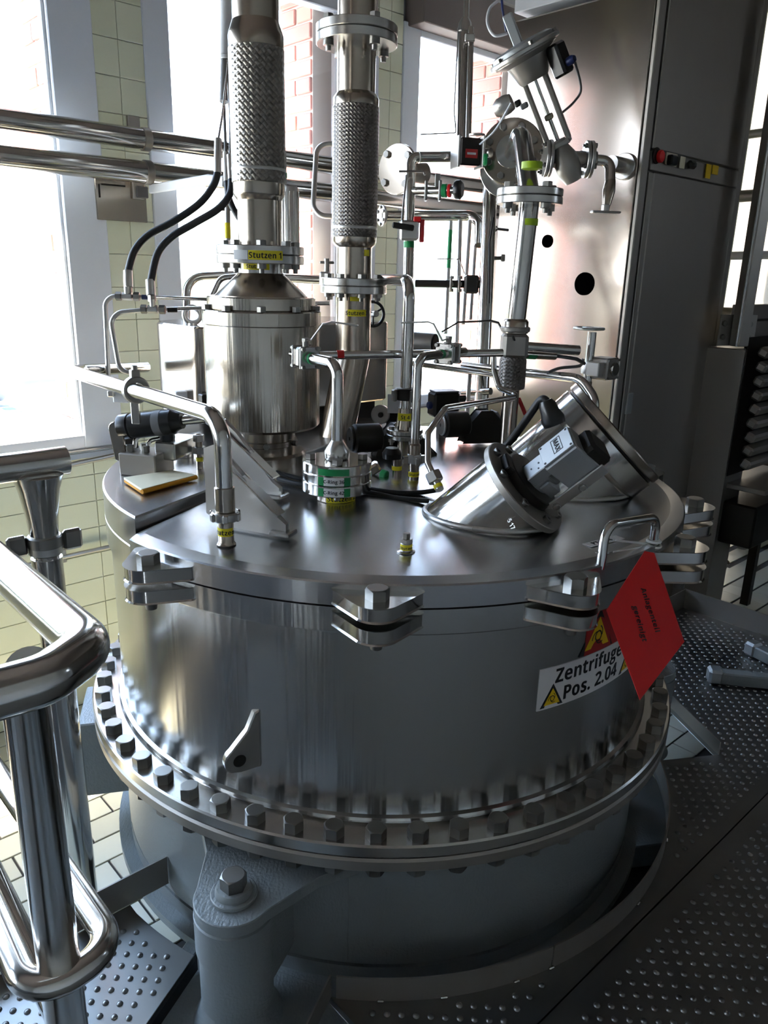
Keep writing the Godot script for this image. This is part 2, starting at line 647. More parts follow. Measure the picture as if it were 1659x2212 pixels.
func setting() -> void:
	var WN := 1.615
	# ---- floor: concrete bed with glazed tiles set in dark joints
	var fl := structure("floor", "tiled plant floor of pale rectangular tiles with dark joints", "floor")
	rbox(fl, "floor_bed", M.joint, -9.0, 6.4, -0.62, -0.404, -4.2, 1.95, 0.0)
	var tm := box(0.232, 0.012, 0.108, 0.0012)
	var fm := [M.floor_tile, M.floor_tile_b, M.floor_tile, M.floor_tile]
	var rng := RandomNumberGenerator.new()
	rng.seed = 11
	var rest := []
	var near := 0
	for row in range(-14, 22):
		var n := 1.555 - 0.115 * (row + 0.0) if row >= 0 else 0.0
		if row < 0: continue
		for col in range(-12, 27):
			var a := col * 0.24 + (0.12 if row % 2 == 1 else 0.0)
			var p := rm(a, -0.4, n)
			if Vector2(p.x, p.z).length() < 0.62: continue
			var left := a < 0.2 and a > -1.75 and n > -0.2
			if left or (a > 0.2 and a < 1.0 and n > 0.95):
				near += 1
				loc(fl, "tile", tm, fm[rng.randi() % 4], at(Vector3(a, -0.404 + rng.randf() * 0.0012, -n)))
			elif a > -1.0 and n > -0.45 and a < 1.95:
				rest.append(at(Vector3(a, -0.404, -n)))
	# beyond the platform the tiles lie in straight rows, with wide joints one way only
	var tm2 := box(0.150, 0.012, 0.140, 0.0012)
	for i in range(0, 20):
		for j in range(0, 24):
			var a := 2.05 + i * 0.152
			var n := 1.5 - j * 0.155
			var p := rm(a, -0.4, n)
			if i < 12 and n < 0.7 and n > -0.9:
				loc(fl, "tile", tm2, M.floor_tile_c if (i * 7 + j * 3) % 17 == 0 else fm[(i + j * 3) % 4], at(Vector3(a, -0.404, -n)))
			else:
				rest.append(at(Vector3(a, -0.404, -n)))
	studs(fl, "far_tiles", tm, M.floor_tile, rest)

	# ---- the window wall: masonry behind, glazed wall tiles in front
	var wl := structure("wall_left", "window wall with cream glazed tiles between white framed windows", "wall")
	var y_sill := 0.80
	var W := [[-3.2, -0.105], [0.105, 1.366], [1.54, 3.0]]     # masonry openings (a from, to)
	rbox(wl, "masonry", M.plaster, -9.0, 5.6, -0.5, y_sill - 0.01, WN + 0.02, WN + 0.36, 0.0)
	rbox(wl, "masonry", M.plaster, -9.0, 5.6, 4.0, 4.3, WN + 0.02, WN + 0.36, 0.0)
	rbox(wl, "masonry", M.plaster, -9.0, 5.6, 2.78, 4.0, WN + 0.02, WN + 0.36, 0.0)
	var piers := [[-9.0, -8.8], [-6.2, -5.9], [-3.4, -3.2], [-0.11, 0.11], [1.366, 1.54], [3.0, 5.6]]
	for p in piers:
		rbox(wl, "pier", M.plaster, p[0], p[1], y_sill - 0.01, 4.0, WN + 0.02, WN + 0.10, 0.0)
	# tiles under the sills
	var wt := box(0.237, 0.117, 0.012, 0.0015)
	for row in 10:
		for col in range(-8, 14):
			var a := col * 0.24 + 0.12
			if a < -1.3 or a > 2.0: continue
			loc(wl, "tile", wt, M.tile if (row * 5 + col * 3 + 40) % 4 > 0 else M.tile_b, at(Vector3(a, -0.34 + row * 0.12, -(WN + 0.006))))
	rbox(wl, "grout_bed", M.grout, -1.45, 2.1, -0.4, y_sill - 0.005, WN + 0.010, WN + 0.02, 0.0)
	rbox(wl, "plain_tiling", M.tile, -9.0, -1.45, -0.4, y_sill, WN, WN + 0.02, 0.0)
	rbox(wl, "plain_tiling", M.tile, 2.1, 5.6, -0.4, y_sill, WN, WN + 0.02, 0.0)
	# tiled piers
	for p in [[-0.108, 0.112], [1.366, 1.538]]:
		rbox(wl, "grout_bed", M.grout, p[0], p[1], y_sill, 4.0, WN + 0.010, WN + 0.02, 0.0)
		var w: float = p[1] - p[0]
		var k := 0
		while y_sill + k * 0.133 < 3.9:
			var half := (w - 0.003) / 2
			var y := y_sill + 0.066 + k * 0.133
			loc(wl, "tile", box(half - 0.003, 0.130, 0.012, 0.0015), M.tile if k % 3 else M.tile_b, at(Vector3(p[0] + half / 2 + 0.002, y, -(WN + 0.006))))
			loc(wl, "tile", box(half - 0.003, 0.130, 0.012, 0.0015), M.tile_b if k % 4 == 1 else M.tile, at(Vector3(p[1] - half / 2 - 0.002, y, -(WN + 0.006))))
			k += 1
	rbox(wl, "end_pier", M.tile, 3.0, 5.6, y_sill, 4.0, WN, WN + 0.02, 0.0)
	# brick jambs outside the glass: one brick thick, seen through the panes
	for j in [[-0.255, 1], [1.0, 1], [2.40, 1]]:
		var a0: float = j[0]
		rbox(wl, "mortar_core", M.mortar, a0 + 0.012, a0 + (0.45 if a0 < 0 else 0.635), 0.5, 4.2, WN + 0.07, WN + 0.33, 0.0)
		for k in range(0, 46):
			var y := 0.56 + k * 0.077
			var d := 0.115 if k % 2 == 0 else 0.24
			var b := loc(wl, "brick", box(0.20, 0.066, d, 0.004), M.brick if (k * 7) % 5 < 3 else M.brick_b, at(Vector3(a0 + 0.10 + 0.004 * sin(k * 2.3), y, -(WN + 0.075 + d / 2))))
			if d < 0.2:
				loc(wl, "brick", box(0.20, 0.066, d, 0.004), M.brick_b if (k * 3) % 4 < 2 else M.brick, at(Vector3(a0 + 0.10 + 0.004 * sin(k * 1.7), y, -(WN + 0.085 + d * 1.5))))
	for a1 in [0.205, 1.645]:
		for k in range(0, 46):
			var y := 0.56 + k * 0.077
			var d := 0.24 if k % 2 == 0 else 0.115
			loc(wl, "brick", box(0.10, 0.066, d, 0.004), M.brick if (k * 5) % 7 < 4 else M.brick_b, at(Vector3(a1 - 0.05, y, -(WN + 0.075 + d / 2))))
			if d < 0.2: loc(wl, "brick", box(0.10, 0.066, d, 0.004), M.brick_b, at(Vector3(a1 - 0.05, y, -(WN + 0.085 + d * 1.5))))
	# white frames and panes
	var win := [[-3.2, -0.10, -0.272, 2.77], [0.108, 1.37, 1.0, 2.77], [1.535, 3.0, 2.40, 2.77]]
	win.append([-8.8, -6.2, 0.0, 2.77])
	win.append([-5.9, -3.4, 0.0, 2.77])
	var gl := [[-3.0, -0.27], [0.222, 1.12], [1.655, 2.85], [-8.65, -6.35], [-5.75, -3.55]]
	for i in 5:
		var o := structure("window_%d" % [1, 2, 3, 5, 6][i], ["left window beside the railing, with broad pale frame", "middle window behind the braided hoses", "right window beside the steel cabinet", "farthest window along the same wall, behind the camera", "next window along the same wall, behind the camera"][i], "window")
		var f0: float = win[i][0]
		var f1: float = win[i][1]
		var top: float = win[i][3]
		var g0: float = gl[i][0]
		var g1: float = gl[i][1]
		rbox(o, "frame", M.frame, g1, f1, y_sill, top, WN - 0.008, WN + 0.06, 0.004)
		rbox(o, "frame", M.frame, f0, g0, y_sill, top, WN - 0.008, WN + 0.06, 0.004)
		rbox(o, "frame", M.frame, g0, g1, y_sill, 0.86, WN - 0.008, WN + 0.06, 0.004)
		rbox(o, "frame", M.frame, g0, g1, top - 0.05, top, WN - 0.008, WN + 0.06, 0.004)
		rbox(o, "glazing_bead", M.pale, g1 - 0.012, g1, 0.86, top - 0.05, WN + 0.01, WN + 0.05, 0.002)
		rbox(o, "pane", M.glass, g0, g1 - 0.012, 0.86, top - 0.05, WN + 0.028, WN + 0.034, 0.0)
		rbox(o, "sill", M.steel, f0, f1, y_sill - 0.012, y_sill, WN - 0.045, WN + 0.01, 0.003)
	var tr := structure("trim_1", "white bar below the left window sill", "trim")
	rbox(tr, "bar", M.frame, -1.6, -0.05, 0.757, y_sill - 0.012, WN - 0.014, WN, 0.003)
	# ---- the rest of the shell
	var wb := structure("wall_back", "far end wall of the plant room", "wall")
	rbox(wb, "wall", M.room_dark, 6.2, 6.4, -0.5, 4.3, -4.2, 1.95, 0.0)
	var wr := structure("wall_right", "plant room wall opposite the windows", "wall")
	rbox(wr, "wall", M.plaster, -9.0, 4.6, -0.5, 4.3, -4.2, -4.0, 0.0)
	rbox(wr, "wall", M.plaster, 5.4, 6.4, -0.5, 4.3, -4.2, -4.0, 0.0)
	rbox(wr, "wall", M.plaster, 4.6, 5.4, -0.5, 2.3, -4.2, -4.0, 0.0)
	rbox(wr, "wall", M.plaster, 4.6, 5.4, 3.1, 4.3, -4.2, -4.0, 0.0)
	var w4 := structure("window_4", "window in the opposite wall, behind and right of the camera", "window")
	for q in [[4.6, 4.68, 2.3, 3.1], [5.32, 5.4, 2.3, 3.1], [4.68, 5.32, 2.3, 2.38], [4.68, 5.32, 3.02, 3.1], [4.97, 5.03, 2.38, 3.02]]: rbox(w4, "frame", M.frame, q[0], q[1], q[2], q[3], -4.14, -4.06, 0.003)
	rbox(w4, "pane", M.glass, 4.68, 4.97, 2.38, 3.02, -4.103, -4.097, 0.0)
	rbox(w4, "pane", M.glass, 5.03, 5.32, 2.38, 3.02, -4.103, -4.097, 0.0)
	var wf := structure("wall_front", "plant room wall behind the camera", "wall")
	rbox(wf, "wall", M.plaster, -9.2, -9.0, -0.5, 4.3, -4.2, 1.95, 0.0)
	var ce := structure("ceiling", "grey plant room ceiling", "ceiling")
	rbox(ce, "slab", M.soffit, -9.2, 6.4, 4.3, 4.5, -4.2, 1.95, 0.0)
	# lintel box over the right window
	var tl := structure("trim_2", "dark lintel box over the right window", "trim")
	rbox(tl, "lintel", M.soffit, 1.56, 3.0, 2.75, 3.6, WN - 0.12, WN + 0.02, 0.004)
	rbox(tl, "ledge", M.plaster, 1.58, 3.0, 2.95, 2.99, WN - 0.15, WN - 0.12, 0.003)

# ---------------------------------------------------------------- platform
func studs_on(o: Node3D, poly: PackedVector2Array, pitch: float, m: Mesh) -> void:
	var spots := []
	var r := Rect2(poly[0], Vector2.ZERO)
	for p in poly: r = r.expand(p)
	var i := 0
	var u := r.position.x
	while u < r.end.x:
		var v := r.position.y + (pitch * 0.5 if i % 2 == 1 else 0.0)
		while v < r.end.y:
			var p := Vector2(u, v)
			if Geometry2D.is_point_in_polygon(p, poly):
				var ok := true
				for q in [Vector2(0.03, 0), Vector2(-0.03, 0), Vector2(0, 0.03), Vector2(0, -0.03)]:
					if not Geometry2D.is_point_in_polygon(p + q, poly): ok = false
				if ok: spots.append(at(Vector3(u, 0, v)))
			v += pitch
		u += pitch * 0.5
		i += 1
	studs(o, "raised_studs", m, M.plate, spots)

func platform() -> void:
	var hole := []
	var R := 0.9125
	# hole round the machine with a notch at each foot; angles from +z towards +x, walked clockwise seen from above
	var feet := [-18.6, 101.4]
	var d := -104.0
	var foot_w := [[0.145, 0.198], [0.17, 0.2]]
	var ends := [2.2, 1.15]
	while d <= 152.0:
		var skip := false
		for f in 2:
			var w0 := rad_to_deg(asin(foot_w[f][0] / R))
			var w1 := rad_to_deg(asin(foot_w[f][1] / R))
			if d > feet[f] - w0 and d < feet[f] + w1:
				var a := deg_to_rad(feet[f])
				var fd := Vector2(sin(a), cos(a))
				var gd := Vector2(cos(a), -sin(a))
				for s in [[-foot_w[f][0], 0], [-foot_w[f][0], 1], [foot_w[f][1], 1], [foot_w[f][1], 0]]:
					var q: float = s[0]
					var rad: float = ends[f] if s[1] == 1 else sqrt(R * R - q * q)
					hole.append(fd * rad + gd * q)
				d = feet[f] + w1 + 0.5
				skip = true
		if skip: continue
		hole.append(Vector2(sin(deg_to_rad(d)), cos(deg_to_rad(d))) * R)
		d += 3.0
	# to room coordinates (a, -n)
	var loc_hole := []
	for p in hole:
		var a: float = p.x * 0.7313537 - p.y * 0.6819984
		var n: float = -p.x * 0.6819984 - p.y * 0.7313537
		loc_hole.append(Vector2(a, -n))
	var split := -1
	for i in loc_hole.size():
		if loc_hole[i].y > 0.943 and split < 0: split = i
	var edge := 0.06
	# keep the part of the hole that lies on the platform (n < -0.06), between the far edge and the seam
	var inner := []
	for p in loc_hole:
		if p.y > edge: inner.append(p)
	var steel := thing("platform_plate", "stainless studded platform plate cut out round the centrifuge", "platform", Vector3.ZERO, "", TURN)
	var inner_l := []
	var inner_r := []
	var past := false
	for p in inner:
		if p.y > 0.943: past = true
		elif not past: inner_l.append(p)
		else: inner_r.append(p)
	var pl_l := [Vector2(-2.6, edge)] + [Vector2(inner_l[0].x, edge)] + inner_l + [Vector2(inner_l[-1].x - 0.0, 0.943), Vector2(-2.6, 0.943)]
	var pl_r := [Vector2(inner_r[-1].x, edge), Vector2(1.97, edge), Vector2(1.97, 0.943), Vector2(inner_r[0].x, 0.943)] + inner_r
	var stud := lathe(v2([0.0075, 0, 0.0068, 0.0022, 0.005, 0.0040, 0.0025, 0.0050, 0, 0.0053]), 10)
	loc(steel, "deck", slab(pl_l, 0.02, 0.001), M.plate)
	studs_on(steel, PackedVector2Array(pl_l), 0.045, stud)
	var steel2 := thing("platform_plate", "studded platform plate on the dark right-hand side of the centrifuge", "platform", Vector3.ZERO, "", TURN)
	loc(steel2, "deck", slab(pl_r, 0.02, 0.001), M.plate)
	studs_on(steel2, PackedVector2Array(pl_r), 0.045, stud)
	var front := [Vector2(-2.6, 0.947), Vector2(1.97, 0.947), Vector2(1.97, 3.4), Vector2(-2.6, 3.4)]
	var steel3 := thing("platform_plate", "nearest studded platform plate, in the lower right corner", "platform", Vector3.ZERO, "", TURN)
	loc(steel3, "deck", slab(front, 0.02, 0.001), M.plate)
	studs_on(steel3, PackedVector2Array([Vector2(-1.2, 0.96), Vector2(1.96, 0.96), Vector2(1.96, 1.9), Vector2(-1.2, 1.9)]), 0.045, stud)
	# the deck stands on a frame above the tiled floor
	var fr := thing("deck_support", "steel support frame under the studded platform", "frame", Vector3.ZERO, "", TURN)
	for x in [[-2.55, 0.1], [-2.55, 3.3], [1.92, 3.3], [1.92, 0.1]]:
		loc(fr, "leg", box(0.06, 0.38, 0.06), M.paint, at(Vector3(x[0], -0.21, x[1])))
	loc(fr, "beam", box(1.6, 0.08, 0.05), M.paint, at(Vector3(-1.78, -0.062, 0.1)))
	loc(fr, "beam", box(0.9, 0.08, 0.05), M.paint, at(Vector3(1.46, -0.062, 0.1)))
	loc(fr, "beam", box(0.05, 0.08, 3.2), M.paint, at(Vector3(1.92, -0.062, 1.7)))
	loc(fr, "beam", box(0.05, 0.08, 3.2), M.paint, at(Vector3(-2.55, -0.062, 1.7)))
	# toe boards: bent strips round the hole and along the edges
	var tb := thing("toe_board", "curved sheet metal toe board round the centrifuge opening", "toe board")
	strip(tb, "kick_strip", hole_arc(R, -5.2, 27.0), 0.063)
	strip(tb, "kick_strip", hole_arc(R, 27.3, 89.5), 0.063)
	var a1 := deg_to_rad(-18.6)
	var f1 := Vector3(sin(a1), 0, cos(a1))
	var g1 := Vector3(cos(a1), 0, -sin(a1))
	strip(tb, "notch_strip", [f1 * 0.889 + g1 * 0.198, f1 * 1.6 + g1 * 0.198], 0.063)
	for q in [1.0, 10.0, 21.0, 27.0, 48.0, 66.0]:
		put(tb, "tack_weld", box(0.016, 0.006, 0.008, 0.002), M.steel, along(Vector3(sin(deg_to_rad(q)), 0, cos(deg_to_rad(q))) * (R + 0.003) + Vector3(0, 0.002, 0), Vector3.UP, Vector3(cos(deg_to_rad(q)), 0, -sin(deg_to_rad(q)))))
	var a2 := deg_to_rad(101.4)
	var f2 := Vector3(sin(a2), 0, cos(a2))
	var g2 := Vector3(cos(a2), 0, -sin(a2))
	strip(tb, "notch_fascia", [f1 * 0.89 - g1 * 0.147 + Vector3(0, -0.055, 0), f1 * 1.7 - g1 * 0.147 + Vector3(0, -0.055, 0)], 0.053, 0.004, M.rubber)
	var tn := thing("toe_board", "toe board round the square notch in the right-hand platform plate", "toe board", f2)
	strip(tn, "kick_strip", [f2 * 0.93 + g2 * 0.2, f2 * 1.15 + g2 * 0.2], 0.05)
	strip(tn, "kick_strip", [f2 * 1.15 + g2 * 0.2, f2 * 1.15 - g2 * 0.17], 0.05)
	var tl := thing("toe_board", "straight toe board on the platform edge beside the pale floor tiles at left", "toe board", rm(-1.1, 0, -0.06))
	strip(tl, "kick_strip", [rm(-0.80, 0, -0.055), rm(-1.045, 0, -0.055)], 0.085)
	strip(tl, "kick_strip", [rm(-1.05, 0, -0.05), rm(-2.55, 0, -0.05)], 0.085)
	var tr := thing("toe_board", "toe board along the far platform edge beside the white floor tiles at right", "toe board", rm(1.97, 0, -0.3))
	strip(tr, "kick_strip", [rm(0.95, 0, -0.06), rm(1.975, 0, -0.06), rm(1.975, 0, -3.3)], 0.10)

func hole_arc(r: float, d0: float, d1: float) -> Array:
	var o := []
	for i in 25:
		var d := deg_to_rad(d0 + (d1 - d0) * i / 24.0)
		o.append(Vector3(sin(d) * r, 0, cos(d) * r))
	return o

# an upright strip of sheet metal along a path on the floor
func strip(parent: Node3D, called: String, pts: Array, h: float, th := 0.004, m: Material = null) -> void:
	var st := begin()
	for i in pts.size() - 1:
		var a: Vector3 = pts[i]
		var b: Vector3 = pts[i + 1]
		var d := (b - a).normalized()
		var s := d.cross(Vector3.UP) * th / 2
		var up := Vector3(0, h, 0)
		quad(st, a + s, b + s, b + s + up, a + s + up, s.normalized())
		quad(st, a - s, b - s, b - s + up, a - s + up, -s.normalized())
		quad(st, a + s + up, b + s + up, b - s + up, a - s + up, Vector3.UP)
		if i == 0: quad(st, a + s, a - s, a - s + up, a + s + up, -d)
		if i == pts.size() - 2: quad(st, b + s, b - s, b - s + up, b + s + up, d)
	put(parent, called, st.commit(), M.dull if m == null else m)

# ---------------------------------------------------------------- the centrifuge
func pol(r: float, deg: float, y := 0.0) -> Vector3:
	return Vector3(sin(deg_to_rad(deg)) * r, y, cos(deg_to_rad(deg)) * r)

# bevelled plate lug in plan: root on the ring, rounded tip; x along the girth, y outward
func lug_poly() -> Array:
	return v2([-0.098, -0.03, -0.088, 0.012]) + arc2(0, 0.052, 0.046, 150, 30, 10) + v2([0.088, 0.012, 0.098, -0.03])

func cut_r(t: float, R: float, off := 0.0) -> float:
	# distance from the axis to the lid edge in direction t: the circle, cut off by the hinge line
	var e := Vector2(sin(t), cos(t))
	var p := Vector2(-0.575 + off * -0.913, 0.582 + off * -0.409)
	var nrm := Vector2(-0.913, -0.409)
	var den := e.dot(nrm)
	if den <= 0.02: return R
	var q := p.dot(nrm) / den
	if q > R * 1.4: return R
	# rounded corner
	var k := 0.05
	var h := clampf(0.5 + 0.5 * (q - R) / k, 0, 1)
	return lerpf(q, R, h) - k * h * (1 - h)

func lid_h(r: float) -> float:
	return 0.972 + 0.035 * (1.0 - minf(r, 0.78) / 0.78)

func centrifuge() -> void:
	var c := thing("centrifuge", "large round stainless steel centrifuge vessel with a bolted flange and grey base", "centrifuge")
	# upper shell
	var body := put(c, "upper_shell", lathe(v2([0.60, 0.915, 0.785, 0.915, 0.79, 0.91, 0.79, 0.43, 0.79, 0.395, 0.80, 0.381]), 160), M.shell)
	put(body, "weld_bead", lathe(v2([0.788, 0.379, 0.798, 0.381, 0.803, 0.387, 0.800, 0.393, 0.788, 0.396]), 160), M.steel)
	# ring under the lid, over the arc that the lid covers
	var st := begin()
	lathe_into(st, v2([0.79, 0.857, 0.833, 0.857, 0.837, 0.861, 0.837, 0.914, 0.79, 0.914]), 140, deg_to_rad(-42), deg_to_rad(190))
	put(c, "upper_ring", st.commit(), M.shell)
	var up := put(c, "upper_flange", lathe(v2([0.70, 0.349, 0.871, 0.349, 0.875, 0.353, 0.875, 0.377, 0.871, 0.381, 0.70, 0.381]), 160), M.steel)
	var lo := put(c, "lower_flange", lathe(v2([0.70, 0.311, 0.869, 0.311, 0.874, 0.316, 0.875, 0.340, 0.870, 0.3455, 0.70, 0.3455]), 160), M.dull)
	put(c, "gasket", lathe(v2([0.70, 0.345, 0.862, 0.345, 0.862, 0.350, 0.70, 0.350]), 120), M.dark)
	var bm := bolt(0.041, 0.026)
	var nm := bolt(0.041, 0.022)
	for i in 58:
		var d := -0.25 + i * 360.0 / 58.0
		put(c, "flange_bolt", bm, M.bolt, along(pol(0.844, d, 0.381), Vector3.UP, pol(1, d + 17.0 * sin(i * 3.7))))
		put(c, "flange_nut", nm, M.bolt, along(pol(0.842, d, 0.311), Vector3.DOWN, pol(1, d + 21.0 * sin(i * 2.3))))
	# painted lower casing
	var low := put(c, "lower_casing", lathe(v2([0.5, -0.03, 0.79, -0.03, 0.80, -0.02, 0.80, 0.311, 0.5, 0.311]), 120), M.paint)
	put(low, "wear_plate", patch(0.80, -0.01, 0.30, -36, -4.5, 0.006), M.paint)
	put(c, "bottom_rim", lathe(v2([0.70, -0.10, 0.83, -0.10, 0.835, -0.095, 0.835, -0.07, 0.80, -0.07, 0.80, -0.03, 0.7, -0.03]), 120), M.paint)
	put(c, "sump", lathe(v2([0.0, -0.33, 0.55, -0.30, 0.70, -0.10]), 64), M.dark)
	# three feet: bracket plate, post, big bolt
	for d in [-18.6, 101.4, 221.4]:
		var f := pol(1, d)
		var g := pol(1, d + 90)
		var poly := v2([-0.19, 0.0, -0.125, 0.08]) + arc2(0, 0.172, 0.086, 172, 8, 14) + v2([0.15, 0.06, 0.235, -0.03])
		var pm := prism(poly, 0.03, 0.002)
		var br := put(c, "foot_bracket", pm, M.paint, Transform3D(Basis(g, f, Vector3.UP), f * 0.78 + Vector3(0, 0.255, 0)))
		put(br, "gusset", box(0.016, 0.22, 0.13), M.paint, Transform3D(Basis(g, Vector3.UP, g.cross(Vector3.UP)), f * 0.85 + g * -0.06 + Vector3(0, 0.13, 0)))
		put(br, "gusset", box(0.016, 0.22, 0.13), M.paint, Transform3D(Basis(g, Vector3.UP, g.cross(Vector3.UP)), f * 0.85 + g * 0.06 + Vector3(0, 0.13, 0)))
		put(br, "washer", disc(0.050, 0.010, 0.0, 0.002), M.paint, at(f * 0.952 + Vector3(0, 0.27, 0)))
		put(br, "collar", lathe(v2([0.040, 0, 0.040, 0.006, 0.036, 0.014, 0.0, 0.014])), M.paint, at(f * 0.952 + Vector3(0, 0.28, 0)))
		put(br, "foot_bolt", bolt(0.050, 0.030), M.bolt, along(f * 0.952 + Vector3(0, 0.294, 0), Vector3.UP, pol(1, d + 40)))
		var post := put(c, "foot_post", lathe(v2([0.0, -0.06, 0.080, -0.06, 0.080, 0.236, 0.0, 0.236]), 48), M.paint, at(f * 0.952))
		put(post, "sleeve", lathe(v2([0.080, 0.14, 0.086, 0.145, 0.087, 0.236, 0.08, 0.24]), 48), M.paint, at(f * 0.952))
		put(post, "post_flange", lathe(v2([0.08, 0.0, 0.084, -0.03, 0.094, -0.05, 0.10, -0.06, 0.0, -0.06]), 48), M.paint, at(f * 0.952))
		var pl_len := 0.85 if d < 0 else 0.30
		var pl_top := -0.06 if d < 0 else -0.30
		put(c, "foot_plinth", box(0.48, 0.39 + pl_top, pl_len, 0.004), M.paint, along(f * (0.82 + pl_len / 2) + g * 0.02 + Vector3(0, (pl_top - 0.39) / 2, 0), Vector3.UP, g))
	# side box on the left of the casing
	var sd := pol(1, -76)
	put(c, "side_box", box(0.22, 0.24, 0.14, 0.004), M.paint, Transform3D(Basis(pol(1, 14), Vector3.UP, sd), sd * 0.845 + Vector3(0, 0.18, 0)))
	put(c, "side_clip", box(0.05, 0.13, 0.05, 0.004), M.dark, Transform3D(Basis(pol(1, 14), Vector3.UP, sd), sd * 0.93 + Vector3(0, 0.12, 0) + pol(0.03, 14)))
	# lifting eye on the shell
	var ey := pol(1, -21.2)
	ey = pol(1, -58)
	var eg := pol(1, 32)
	var eroot := pol(0.786, -20.2)
	var eyep := v2([0.0, 0.145, 0.0, 0.0, 0.045, 0.0]) + arc2(0.052, 0.032, 0.032, -60, 60, 8) + v2([0.030, 0.10, 0.012, 0.14])
	var eye := put(c, "lifting_eye", prism(eyep, 0.020, 0.003), M.steel, Transform3D(Basis(ey, Vector3.UP, ey.cross(Vector3.UP)), eroot + Vector3(0, 0.480, 0)))
	put(eye, "eye_hole", disc(0.015, 0.0212, 0.0, 0.0005), M.dark, along(eroot + ey * 0.050 + Vector3(0, 0.512, 0) - eg * 0.0106, eg, Vector3.UP))
	# lugs round the ring, upper ones on the lid, lower ones on the shell
	var lm := prism(lug_poly(), 0.031, 0.003)
	# ---- the lid, cut straight along the hinge line
	var s2 := begin()
	var SEG := 200
	var fr := [0.0, 0.25, 0.5, 0.7, 0.85, 0.955]
	for k in SEG:
		var t0 := TAU * k / SEG
		var t1 := TAU * (k + 1) / SEG
		var e0 := Vector3(sin(t0), 0, cos(t0))
		var e1 := Vector3(sin(t1), 0, cos(t1))
		var R0 := cut_r(t0, 0.837)
		var R1 := cut_r(t1, 0.837)
		var p0 := []
		var p1 := []
		for q in fr:
			p0.append(e0 * R0 * q + Vector3(0, lid_h(R0 * q), 0))
			p1.append(e1 * R1 * q + Vector3(0, lid_h(R1 * q), 0))
		for z in [[R0, R1]]:
			p0.append(e0 * (R0 - 0.004) + Vector3(0, 0.9675, 0)); p1.append(e1 * (R1 - 0.004) + Vector3(0, 0.9675, 0))
			p0.append(e0 * R0 + Vector3(0, 0.9645, 0)); p1.append(e1 * R1 + Vector3(0, 0.9645, 0))
			p0.append(e0 * R0 + Vector3(0, 0.918, 0)); p1.append(e1 * R1 + Vector3(0, 0.918, 0))
			p0.append(e0 * (R0 - 0.1) + Vector3(0, 0.918, 0)); p1.append(e1 * (R1 - 0.1) + Vector3(0, 0.918, 0))
		for j in p0.size() - 1:
			var nn := Vector3.UP
			var n0 := Vector3.UP
			var n1 := Vector3.UP
			if j == 5:
				n0 = (e0 * 0.17 + Vector3.UP).normalized()
				n1 = (e1 * 0.17 + Vector3.UP).normalized()
			elif j < 6:
				n0 = (e0 * 0.045 + Vector3.UP).normalized()
				n1 = (e1 * 0.045 + Vector3.UP).normalized()
			elif j == 6:
				n0 = (e0 + Vector3.UP).normalized(); n1 = (e1 + Vector3.UP).normalized()
			elif j == 7:
				var side := ((p1[j] - p0[j]) as Vector3).cross(Vector3.UP).normalized()
				if side.dot(e0) < 0: side = -side
				n0 = side; n1 = side
			else:
				n0 = Vector3.DOWN; n1 = Vector3.DOWN
			tri(s2, p0[j], p1[j], p1[j + 1], n0, n1, n1)
			tri(s2, p0[j], p1[j + 1], p0[j + 1], n0, n1, n0)
	var lid := put(c, "lid", s2.commit(), M.lid)
	for d in [-34.9, -0.85, 26.3, 53.9, 78.5, 104.0, 130.0, 156.0]:
		var o := pol(1, d)
		var g := pol(1, d + 90)
		put(c, "lid_lug", lm, M.polished, Transform3D(Basis(g, o, Vector3.UP), o * 0.825 + Vector3(0, 0.9385, 0)))
		put(c, "shell_lug", lm, M.polished, Transform3D(Basis(g, o, Vector3.UP), o * 0.825 + Vector3(0, 0.893, 0)))
		put(c, "lug_bolt", bolt(0.042, 0.022), M.bolt, along(o * 0.872 + Vector3(0, 0.954, 0), Vector3.UP, pol(1, d + 13 + d * 0.7)))
		put(c, "lug_nut", lathe(v2([0.0, -0.030, 0.012, -0.030, 0.014, -0.016, 0.024, -0.010, 0.026, 0, 0, 0]), 20), M.bolt, at(o * 0.872 + Vector3(0, 0.8775, 0)))
	# ---- fixed top behind the hinge line
	var nrm := Vector2(-0.913, -0.409)
	var dd := Vector2(0.409, -0.913)
	var p0 := Vector2(-0.575, 0.582) + nrm * 0.012
	var q0 := p0 - dd * p0.dot(dd)
	var hl := sqrt(0.64 - q0.length_squared())
	var pa := q0 - dd * hl
	var pb := q0 + dd * hl
	var ta := atan2(pa.x, pa.y)
	var tb := atan2(pb.x, pb.y) - TAU if pb.x > 0 else atan2(pb.x, pb.y)
	if tb > ta: tb -= TAU
	var shelf := []
	for i in 49:
		var t: float = lerpf(ta, tb, i / 48.0)
		shelf.append(Vector2(sin(t), cos(t)) * 0.80)
	var sh := put(c, "fixed_top", slab(shelf, 0.082, 0.004), M.lid, at(Vector3(0, 1.0, 0)))
	var st3 := begin()
	lathe_into(st3, v2([0.60, 0.85, 0.795, 0.85, 0.80, 0.855, 0.80, 0.918, 0.796, 0.922, 0.55, 0.922]), 90, deg_to_rad(-170), deg_to_rad(-44))
	put(c, "fixed_ring", st3.commit(), M.shell)

